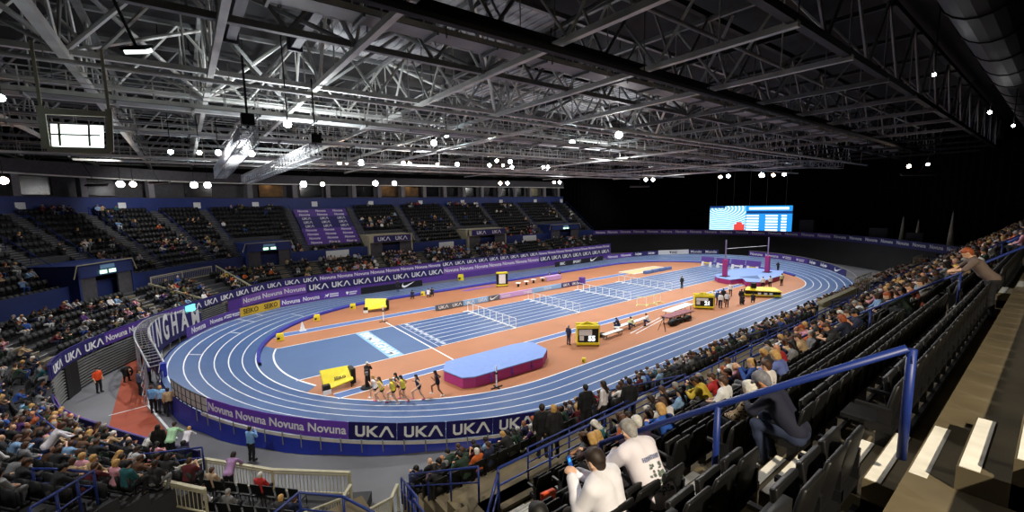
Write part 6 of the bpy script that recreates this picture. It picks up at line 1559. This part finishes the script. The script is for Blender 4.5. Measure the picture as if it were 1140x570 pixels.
def covered(x, y, rz, L, W, hgt, tilt, lab, ends='black'):
    P_ = at(x, y, Z=0); root = thing('covered_trolley', lab, 'trolley', (P_[0], P_[1], 0), rz)
    m = MB(); m.add([(-L/2, -W/2, .25), (L/2, -W/2, .55), (L/2, W/2, hgt), (-L/2, W/2, hgt+tilt), (-L/2, -W/2+.12, .15), (L/2, -W/2+.12, .4), (L/2, W/2+.12, hgt-.12), (-L/2, W/2+.12, hgt+tilt-.12)], [(0, 1, 2, 3), (4, 7, 6, 5), (0, 4, 5, 1), (1, 5, 6, 2), (2, 6, 7, 3), (3, 7, 4, 0)]); m.build('yellow_cover', 'yellow', root, bevel=.05)
    m = MB(); m.box(L/2-.1, L/2+.22, -W/2+.2, W/2, .15, hgt-.05); m.box(-L/2-.12, -L/2+.35, -W/2-.1, -W/2+.25, .12, .62); m.build('side_box', ends, root, bevel=.03)
    m = MB(); m.box(-L/2-.14, -L/2+.37, -W/2-.14, -W/2-.09, .0, .3); m.build('corner_patch', 'white', root)
    m = MB()
    for sx in (-L/2+.15, L/2-.15):
        for sy in (-W/2+.1, W/2): m.bar((sx, sy, 0), (sx, sy, .4), .06)
    m.bar((-L/2+.15, W/2, .1), (-L/2+.15, W/2, hgt+tilt-.1), .05); m.bar((L/2-.15, W/2, .1), (L/2-.15, W/2, hgt-.1), .05); m.build('leg', 'steel_dark', root); return root
c_ = covered(376, 432, toward(376, 432)+.25, 1.9, 1.05, 1.25, .1, 'yellow covered trolley lettered in black, at the left of the runners')
t = link('lettering', textmesh('SEIKO', .28, .004, 'olive', 1, .01), c_); t.rotation_euler = (.75, 0, -.05); t.location = (.15, -.18, .77)
covered(419, 346, toward(419, 346)-.1, 2.5, 1.2, 1.3, .15, 'yellow covered trolley on the far side of the infield beside the kerb')
P_ = at(848, 330, Z=0); root = thing('equipment_trolley', 'long low yellow trolley with black sides before the landing bed', 'trolley', (P_[0], P_[1], 0), toward(848, 330)+.25)
m = MB(); m.box(-2.1, 2.1, -.6, .6, .15, .35); m.add([(-2.1, -.6, .9), (2.1, -.6, .8), (1.5, .5, 1.15), (-1.6, .5, 1.15), (-2.1, -.6, .8), (2.1, -.6, .7), (1.5, .5, 1.05), (-1.6, .5, 1.05)], [(0, 1, 2, 3), (4, 7, 6, 5), (0, 4, 5, 1), (1, 5, 6, 2), (2, 6, 7, 3), (3, 7, 4, 0)]); m.build('frame', 'yellow', root)
m = MB(); m.box(-2.0, 2.0, -.5, .5, .35, .85); m.box(-1.3, -.7, -.2, .3, 1.1, 1.7); m.build('box', 'black', root); m = MB()
for x in (-.6, .1, .7): m.box(x, x+.35, -.64, -.6, .3, .6)
m.build('white_patch', 'white', root)
# small yellow camera pods along the kerb
for k, (x, y, lab) in enumerate([(312, 379, 'small yellow camera pod on the kerb at the far left of the infield'), (353, 357, 'small yellow camera pod beside the kerb on the far left bend'), (393, 344, 'yellow box standing on the kerb left of the far covered trolley'), (471, 329, 'yellow box by the seated officials on the far straight'), (513, 312, 'yellow cylinder standing on the far straight before the banners'), (650, 403, 'small yellow marker on the near edge of the infield')]):
    P_ = at(x, y, Z=0); s_ = 1 if k < 3 else (.9 if k == 3 else (1.5 if k == 4 else .5)); root = thing('camera_pod', lab, 'equipment', (P_[0], P_[1], 0.), toward(x, y)); root.scale = (s_,)*3
    m = MB(); m.box(-.32, .32, -.25, .25, .0, .55); m.build('cover', 'yellow', root, bevel=.05); m = MB(); m.cone((-.1, -.26, .25), .1, .1, .1, 10); m.box(-.25, -.05, -.33, -.24, .18, .36); m.build('lens', 'black', root); m = MB(); m.box(-.26, .3, -.2, .2, .55, .66); m.build('lid', 'yellow', root)
# traffic cone like white marker and stands at the far left
P_ = at(337, 368, Z=0); root = thing('marker_cone', 'white cone shaped marker on the orange ground at the far left', 'cone', (P_[0], P_[1], 0)); m = MB(); m.cone((0, 0, .04), .26, .05, .85, 14); m.build('cone', 'white', root); m = MB(); m.box(-.3, .3, -.3, .3, 0, .04); m.build('base', 'white', root)
# low digital boards lying along the far runway
MK = ['UKA', 'UKA', 'white', 'white', 'sw', 'pink', 'pink', 'pink', 'blue', 'blue', 'blue', 'UKA', 'UKA']; xs = np.linspace(-20.4, 3.6, len(MK)+1)
mat('board_grey', '#5d6670', .5, noise=.05); mat('board_pink', '#c5a3dc', .4, noise=.05); mat('board_sky', '#8ab6e4', .4, noise=.05)
for k, q in enumerate(MK):
    mt = {'UKA': 'board_grey' if k < 2 else 'navy', 'white': 'board_sky', 'sw': 'board_grey', 'pink': 'board_pink', 'blue': 'board_sky'}[q]
    if k == 5: mt = 'board_pink'
    board((xs[k], 6.35, 0), (xs[k+1], 6.35, 0), .05, .62, mt, ['UKA'] if q in ('UKA', 'white') else (['swoosh'] if q == 'sw' else (['words'] if q in ('pink', 'blue') and k % 2 else [])), 'low board along the far runway, %s from the left, %s' % (ORD[k], {'UKA': 'reading UKA', 'white': 'pale blue reading UKA', 'sw': 'grey with a swoosh', 'pink': 'pale pink', 'blue': 'pale blue'}[q]), 'low boards along the far runway', np.array([0, -1.]), name='runway_board', th=.25)
m = MB(); m.box(-.35, .35, -.35, .35, 0, 1.1); o = m.build('plinth', 'purple', bevel=.03); o.location = (4.2, 6.3, 0); tag(o, 'purple cube plinth at the right end of the low runway boards', 'plinth')
# benches with seated officials near the first clock
def bench(x, y, rz, lab, L=2.6, mats='paper'):
    P_ = at(x, y, Z=0); root = thing('bench', lab, 'bench', (P_[0], P_[1], 0), rz); m = MB(); m.box(-L/2, L/2, -.25, .25, .42, .5); m.build('seat', mats, root, bevel=.01)
    for sx in (-L/2+.15, L/2-.15): m = MB(); m.bar((sx, -.2, 0), (sx, -.2, .42), .05); m.bar((sx, .2, 0), (sx, .2, .42), .05); m.bar((sx, -.2, .1), (sx, .2, .1), .04); m.build('leg', 'steel_mid', root)
    return P_
for k, (x, y) in enumerate([(682, 375), (694, 367), (712, 361)]): bench(x, y, .05, 'long white bench beside the first yellow clock, %s from the left' % ORD[k])
for k, (x, y, tp, lab) in enumerate([(688, 368, '#1c2c4a', 'official in navy seated on the white benches'), (704, 367, '#dfe8b0', 'official in pale yellow seated on the white benches'), (721, 363, '#f0f0f0', 'official in white shirt seated at the right end of the benches')]):
    P_ = at(x, y, Z=0); person((P_[0], P_[1]-.1, .03), .6, 'sit_fwd', 'short', 'dark brown', tp, '#28365c', '#181818', 0, .022, lab=lab, hands=False)
def bag(x, y, s_, lab, mats='black'):
    P_ = at(x, y, Z=0); V, Q, T = sdf_mesh([((-.35*s_, 0, .2*s_), (.35*s_, 0, .2*s_), .2*s_, .17*s_, 'x'), ((-.1*s_, .1*s_, .28*s_), (.2*s_, -.05*s_, .26*s_), .18*s_, .15*s_, 'x')], .04*s_+.01, .05); o = link('bag', mesh_from(V, Q, 'bag', [MATS[mats]])); o.location = (P_[0], P_[1], .02); tag(o, lab, 'bag')
bag(671, 375, .9, 'black kit bag at the left end of the white benches'); bag(750, 362, 1.5, 'large black kit bag below the long tables, left one'); bag(765, 357, 1.3, 'large black kit bag below the long tables, right one'); bag(757, 359, 1.2, 'black kit bag between the two larger ones under the tables')
for k, (x0, y0, x1, y1, mt) in enumerate([(742, 347, 768, 338, 'paper'), (740, 353, 768, 345, 'maroon_top')]):
    A_, B_ = at(x0, y0, Z=.8), at(x1, y1, Z=.8); root = thing('trestle_table', 'long narrow %s topped table right of the benches' % ('white' if k == 0 else 'dull red'), 'table', (A_[0], A_[1], 0)); d = B_-A_; m = MB(); m.bar((0, 0, .8), (d[0], d[1], .8), 1.0, .06); m.build('tabletop', mt, root)
    for q in (.08, .5, .92): m = MB(); m.bar((d[0]*q, d[1]*q-.35, 0), (d[0]*q, d[1]*q-.3, .78), .05); m.bar((d[0]*q, d[1]*q+.35, 0), (d[0]*q, d[1]*q+.3, .78), .05); m.build('trestle', 'steel_dark', root)
P_ = at(738, 368, Z=0); root = thing('tripod', 'thin dark tripod standing on the orange ground right of the benches', 'tripod', (P_[0], P_[1], 0)); m = MB()
for a in (0, 2.1, 4.2): m.bar((.45*cos(a), .45*sin(a), 0), (0, 0, 1.2), .035)
m.build('leg', 'steel_dark', root); m = MB(); m.box(-.12, .12, -.08, .08, 1.2, 1.35); m.build('head', 'black', root)
# officials and equipment on the far straight
for k, (x, y, tp, lab) in enumerate([(459, 333, '#1c2238', 'official in navy seated by the kerb of the far straight, left one'), (477, 331, '#e4e4e4', 'official in white seated by the kerb of the far straight, right one'), (481, 330, '#1a1a1e', 'official in black seated beside the white shirt by the kerb'), (443, 325, '#22242c', 'person in dark clothes on the far straight near the black swoosh board'), (420, 322, '#16161a', 'person in black behind the black swoosh board'), (612, 311, '#2c3c70', 'official in blue seated at the far table'), (623, 309, '#202028', 'official in black seated at the far table')]):
    P_ = at(x, y, Z=0); person((P_[0], P_[1], .02), 2.2 if k > 4 else -.8, 'crouch' if k < 3 else ('stand' if k < 5 else 'crouch'), 'short', 'dark brown', tp, '#22262e', '#181818', k % 3, .03, lab=lab, split=False, hands=False)
for k, (x, y) in enumerate([(577, 319), (586, 317), (594, 315), (604, 313)]):
    P_ = at(x, y, Z=0); root = thing('stool', 'small white topped stool on the far side of the infield, %s from the left' % ORD[k], 'stool', (P_[0], P_[1], 0), group='stools on the far side of the infield'); m = MB(); m.cone((0, 0, .5), .42, .42, .08, 14); m.build('seat', 'white', root); m = MB(); m.cone((0, 0, 0), .2, .1, .5, 10); m.build('leg', 'black', root)
P_ = at(615, 312, Z=0); root = thing('officials_table', 'pale purple draped officials table on the far side of the infield', 'table', (P_[0], P_[1], 0)); m = MB(); m.box(-1.6, 1.6, -.4, .4, .72, .78); m.build('tabletop', 'board_pink', root); m = MB(); m.box(-1.6, 1.6, -.42, -.38, .1, .75); m.build('skirt', 'board_pink', root)
for sx in (-1.5, 1.5): m = MB(); m.bar((sx, .3, 0), (sx, .3, .72), .05); m.bar((sx, -.3, 0), (sx, -.3, .72), .05); m.build('leg', 'steel_dark', root)
for k, x in enumerate((17.8, 19.8, 21.8, 23.8)):
    m = MB(); m.box(-.85, .85, -.35, .35, .0, .45); m.box(-.8, .8, -.3, .3, .45, .5); o = m.build('seating_block', 'runway_blue', bevel=.03); o.location = (x+2, 5.6, .0); tag(o, 'low blue block beside the sand pit, %s from the left' % ORD[k], 'block', 'blue blocks beside the sand pit')
# broadcast camera on dolly by the runners
P_ = at(407, 430, Z=0); root = thing('television_camera', 'black television camera on a wheeled stand left of the runners', 'camera', (P_[0], P_[1]-.35, 0), toward(407, 430)); m = MB(); m.cone((0, 0, .1), .14, .1, .95, 10); m.build('pedestal', 'black', root); m = MB(); m.box(-.14, .14, -.4, .3, 1.05, 1.4); m.build('body', 'black', root, bevel=.02); m = MB(); m.cone((0, 0, 0), .45, .4, .12, 12); m.build('base', 'steel_dark', root); m = MB(); m.box(-.1, .1, -.6, -.4, 1.1, 1.32); m.build('lens', 'steel_mid', root)

# BIRMINGHAM arch wall with its ladder truss, at the left end of the far boards
BP = Path(catmull([at(190, 343, Z=0)[:2]+[-.4, 1.2], (-45.35, 9.2), (-46.3, 5.4), (-46.25, 2.2), (-45.45, -1.2)][0:1]+[(-44.2, 14.2), (-45.9, 10.2), (-46.9, 6.4), (-46.9, 3.4), (-46.1, .6), (-45.3, -1.0)] if False else [(-42.3, 14.6), (-44.2, 11.3), (-45.4, 7.6), (-45.7, 4.0), (-45.1, .4), (-44.7, -1.4)], .3))
if BP.n(BP.len/2)[0] > 0: BP.N *= -1
ar_ = thing('arch_wall', 'curved navy wall lettered in white at the left of the track, on a ladder truss', 'sign', tuple(BP.off(BP.len/2, 0, 0)))
o3 = np.array(BP.off(BP.len/2, 0, 0)); ts = np.linspace(0, BP.len, 40); ztop = lambda t: 1.95+1.25*math.sin(min(1, t/BP.len*1.0)*pi)**.8 if True else 0
m = MB(); 
for a, c in zip(ts[:-1], ts[1:]):
    for dd in (0,): m.add([BP.off(a, 0, .6)-o3, BP.off(c, 0, .6)-o3, BP.off(c, 0, ztop(c))-o3, BP.off(a, 0, ztop(a))-o3, BP.off(a, .12, .6)-o3, BP.off(c, .12, .6)-o3, BP.off(c, .12, ztop(c))-o3, BP.off(a, .12, ztop(a))-o3], [(0, 1, 2, 3), (7, 6, 5, 4), (3, 2, 6, 7), (0, 4, 5, 1)])
m.build('panel', 'navy', ar_)
m = MB()
for dd in (.05, .85): m.tube([BP.off(t, dd, ztop(t)+.08)-o3 for t in ts], .06, 6)
for t in ts[::1]: m.bar(BP.off(t, .05, ztop(t)+.08)-o3, BP.off(t, .85, ztop(t)+.08)-o3, .05)
m.build('ladder_truss', 'alu', ar_)
m = MB()
for t in ts[::4]:
    for dd in (.1, .85): m.bar(BP.off(t, dd, 0)-o3, BP.off(t, dd, ztop(t)+.05)-o3, .06)
for a, c in zip(ts[:-4:4], ts[4::4]): m.bar(BP.off(a, .85, .2)-o3, BP.off(c, .85, ztop(c)-.2)-o3, .04); m.bar(BP.off(a, .85, 1.2)-o3, BP.off(c, .85, 1.2)-o3, .04)
m.build('scaffold_leg', 'alu', ar_)
word = 'BIRMINGHAM'
for q, ch_ in enumerate(word):
    t = BP.len*(.94-.88*q/9.); p = BP.off(t, -.03, .98)-o3; nn = -BP.n(t); hgt = (ztop(t)-.8)*1.3
    me = textmesh(ch_, 1., .01, 'white', 1.25, .03); o = link('lettering', me, ar_); x3 = np.cross([0, 0, 1.], [nn[0], nn[1], 0]); sc_ = hgt; o.matrix_local = Matrix([[x3[0]*1.25, 0, nn[0], p[0]], [x3[1]*1.25, 0, nn[1], p[1]], [0, sc_, 0, p[2]+hgt*.36], [0, 0, 0, 1]])
m = MB(); e0 = BP.off(BP.len, 0, 0); m.box(e0[0]-.25, e0[0]+.05, e0[1]-.45, e0[1], 0, 2.15); tag(m.build('drape_end_pillar', 'drape'), 'tall royal blue draped pillar at the left end of the bend drape', 'drape')
# mesh scaffold below
root = thing('scaffold', 'lattice of aluminium scaffold tubes at the left end of the blue drape', 'scaffold', (-45.9, .6, 0)); m = MB()
for i in range(5):
    for dx in (0, .9): m.bar((dx+.05*i, -1.2*i+1.2, 0), (dx+.05*i, -1.2*i+1.2, 2.0), .05)
    if i < 4:
        for dx in (0, .9):
            for z in (.1, .7, 1.3, 1.95): m.bar((dx, -1.2*i+1.2, z), (dx, -1.2*i, z), .04)
            m.bar((dx, -1.2*i+1.2, .1), (dx, -1.2*i, .7), .03); m.bar((dx, -1.2*i+1.2, .7), (dx, -1.2*i, 1.3), .03); m.bar((dx, -1.2*i+1.2, 1.3), (dx, -1.2*i, 1.95), .03)
m.build('lattice', 'alu', root)
# the big screen on the right end stage
SP = [at(790, 229.5, D=110), at(882, 229, D=107.5), at(882, 257.5, D=107.5), at(790, 257.5, D=110)]
c = sum(SP)/4; X3 = (SP[1]-SP[0]); W_ = np.linalg.norm(X3[:2]); H_ = (SP[0][2]+SP[1][2]-SP[2][2]-SP[3][2])/2; rz = atan2(X3[1], X3[0])
root = thing('video_screen', 'large bright video screen showing a blue race track and a results table', 'screen', tuple(c), rz)
m = MB(); m.box(-W_/2, W_/2, -.0, .02, -H_/2, H_/2); m.build('display', 'screen', root)
m = MB(); m.box(-W_/2-.1, W_/2+.1, .02, .35, -H_/2-.1, H_/2+.1); m.build('housing', 'black', root)
m = MB()
for q in (-.42, -.2, 0, .2, .42): m.bar((W_*q, .2, H_/2), (W_*q, .2, 19.2-c[2]), .05)
m.build('hanging_cable', 'steel_mid', root)
m = MB(); m.box(-W_*.04, W_*.5, -.03, 0, -H_*.5, H_*.5); m.build('results_panel', 'scr_blue', root)
m = MB()
for q in range(6):
    z = H_*(.12-.11*q); m.box(-W_*.03, W_*.12, -.05, -.03, z-.18, z+.14); m.box(W_*.2, W_*.34, -.05, -.03, z-.18, z+.14); m.box(W_*.38, W_*.44, -.05, -.03, z-.18, z+.14)
m.box(0, W_*.46, -.05, -.03, H_*.36, H_*.44); m.build('results_lines', 'scr_white', root)
m = MB(); m.box(-W_*.03, W_*.5, -.045, -.03, H_*.2, H_*.3); m.build('heading_row', 'scr_dark', root)
m = MB(); m.box(-W_*.18, -W_*.05, -.05, -.0, -H_*.5, -H_*.22); m.box(-W_*.15, -W_*.08, -.05, 0, -H_*.22, -H_*.14); m.build('inset_red', 'scr_red', root)
m = MB(); m.box(-W_*.5, -W_*.3, -.03, 0, H_*.42, H_*.5); m.build('inset_dark', 'scr_dark', root)
# flight cases, folded parasol shapes and stacked things behind the purple gangway at the right
for k, (x, y0, y1, w_, lab) in enumerate([(898, 262, 247, 13, 'pale ribbed flight case behind the purple gangway, right of the screen'), (977, 276, 265, 14, 'grey flight case behind the purple gangway toward the right'), (1017, 279, 269, 12, 'grey flight case behind the purple gangway, farthest right')]):
    DD = (108, 98.5, 92)[k]; P_ = at(x, y0, D=DD); m = MB(); sc_ = DD*.85/CF; m.box(-w_*sc_/2, w_*sc_/2, -.6, .6, 0, (y0-y1)*sc_); 
    for q in range(5): m.box(-w_*sc_/2+q*w_*sc_/5, -w_*sc_/2+q*w_*sc_/5+.06, -.64, -.6, 0, (y0-y1)*sc_)
    o = m.build('flight_case', 'suite_wall'); o.location = (P_[0], P_[1], 5.0); o.rotation_euler = (0, 0, -pi/2); tag(o, lab, 'case')
for k, (x, y0, y1) in enumerate([(1003, 272, 248), (1020, 273, 252), (1057, 277, 249)]):
    P_ = at(x, y0, D=(95.5, 93, 87.5)[k]); s_ = 92/CF; root = thing('furled_flag', 'pale furled flag standing behind the purple gangway, %s from the left' % ORD[k], 'flag', (P_[0], P_[1], 3.4)); hh = P_[2]-3.4
    m = MB(); m.cone((0, 0, 0), .05, .04, hh+(y0-y1)*s_, 6); m.build('pole', 'steel_mid', root); m = MB(); m.cone((0, 0, hh), .42, .06, (y0-y1)*s_*.95, 10); m.build('cloth', 'cream', root)
# tan railed enclosure in the end stand
s_a, s_b = BOWL.s_px(246, 4, 4.4), BOWL.s_px(183, 4, 4.4)
sa, sb_ = min(s_a, s_b), max(s_a, s_b)
balustrade([BOWL.off(sa, 5.3, AZ), BOWL.off((sa+sb_)/2, 5.3, AZ), BOWL.off(sb_, 5.3, AZ)], 1.1, 'tan balustrade above the enclosed seats in the end stand', .2)
balustrade([BOWL.off(sa-.4, 5.2, AZ), BOWL.off(sa-.6, .5, 1.9)], 1.1, 'cream sloping stair rail at the right of the tan balustrade', .3)
balustrade([BOWL.off(sb_+.6, 5.0, AZ-.3), BOWL.off(sb_-1.6, .6, 1.7)], .9, 'cream sloping rail at the left end of the enclosed seats', .3)
# standing figures by the far straight
# stage platform carrying the flight cases
m = MB(); sweepw(m, RIGHT, slab(.3, 6.2, 4.8, 5.0), .5, RIGHT.len-.5); struct(m, 'floor_gangway', 'dado')
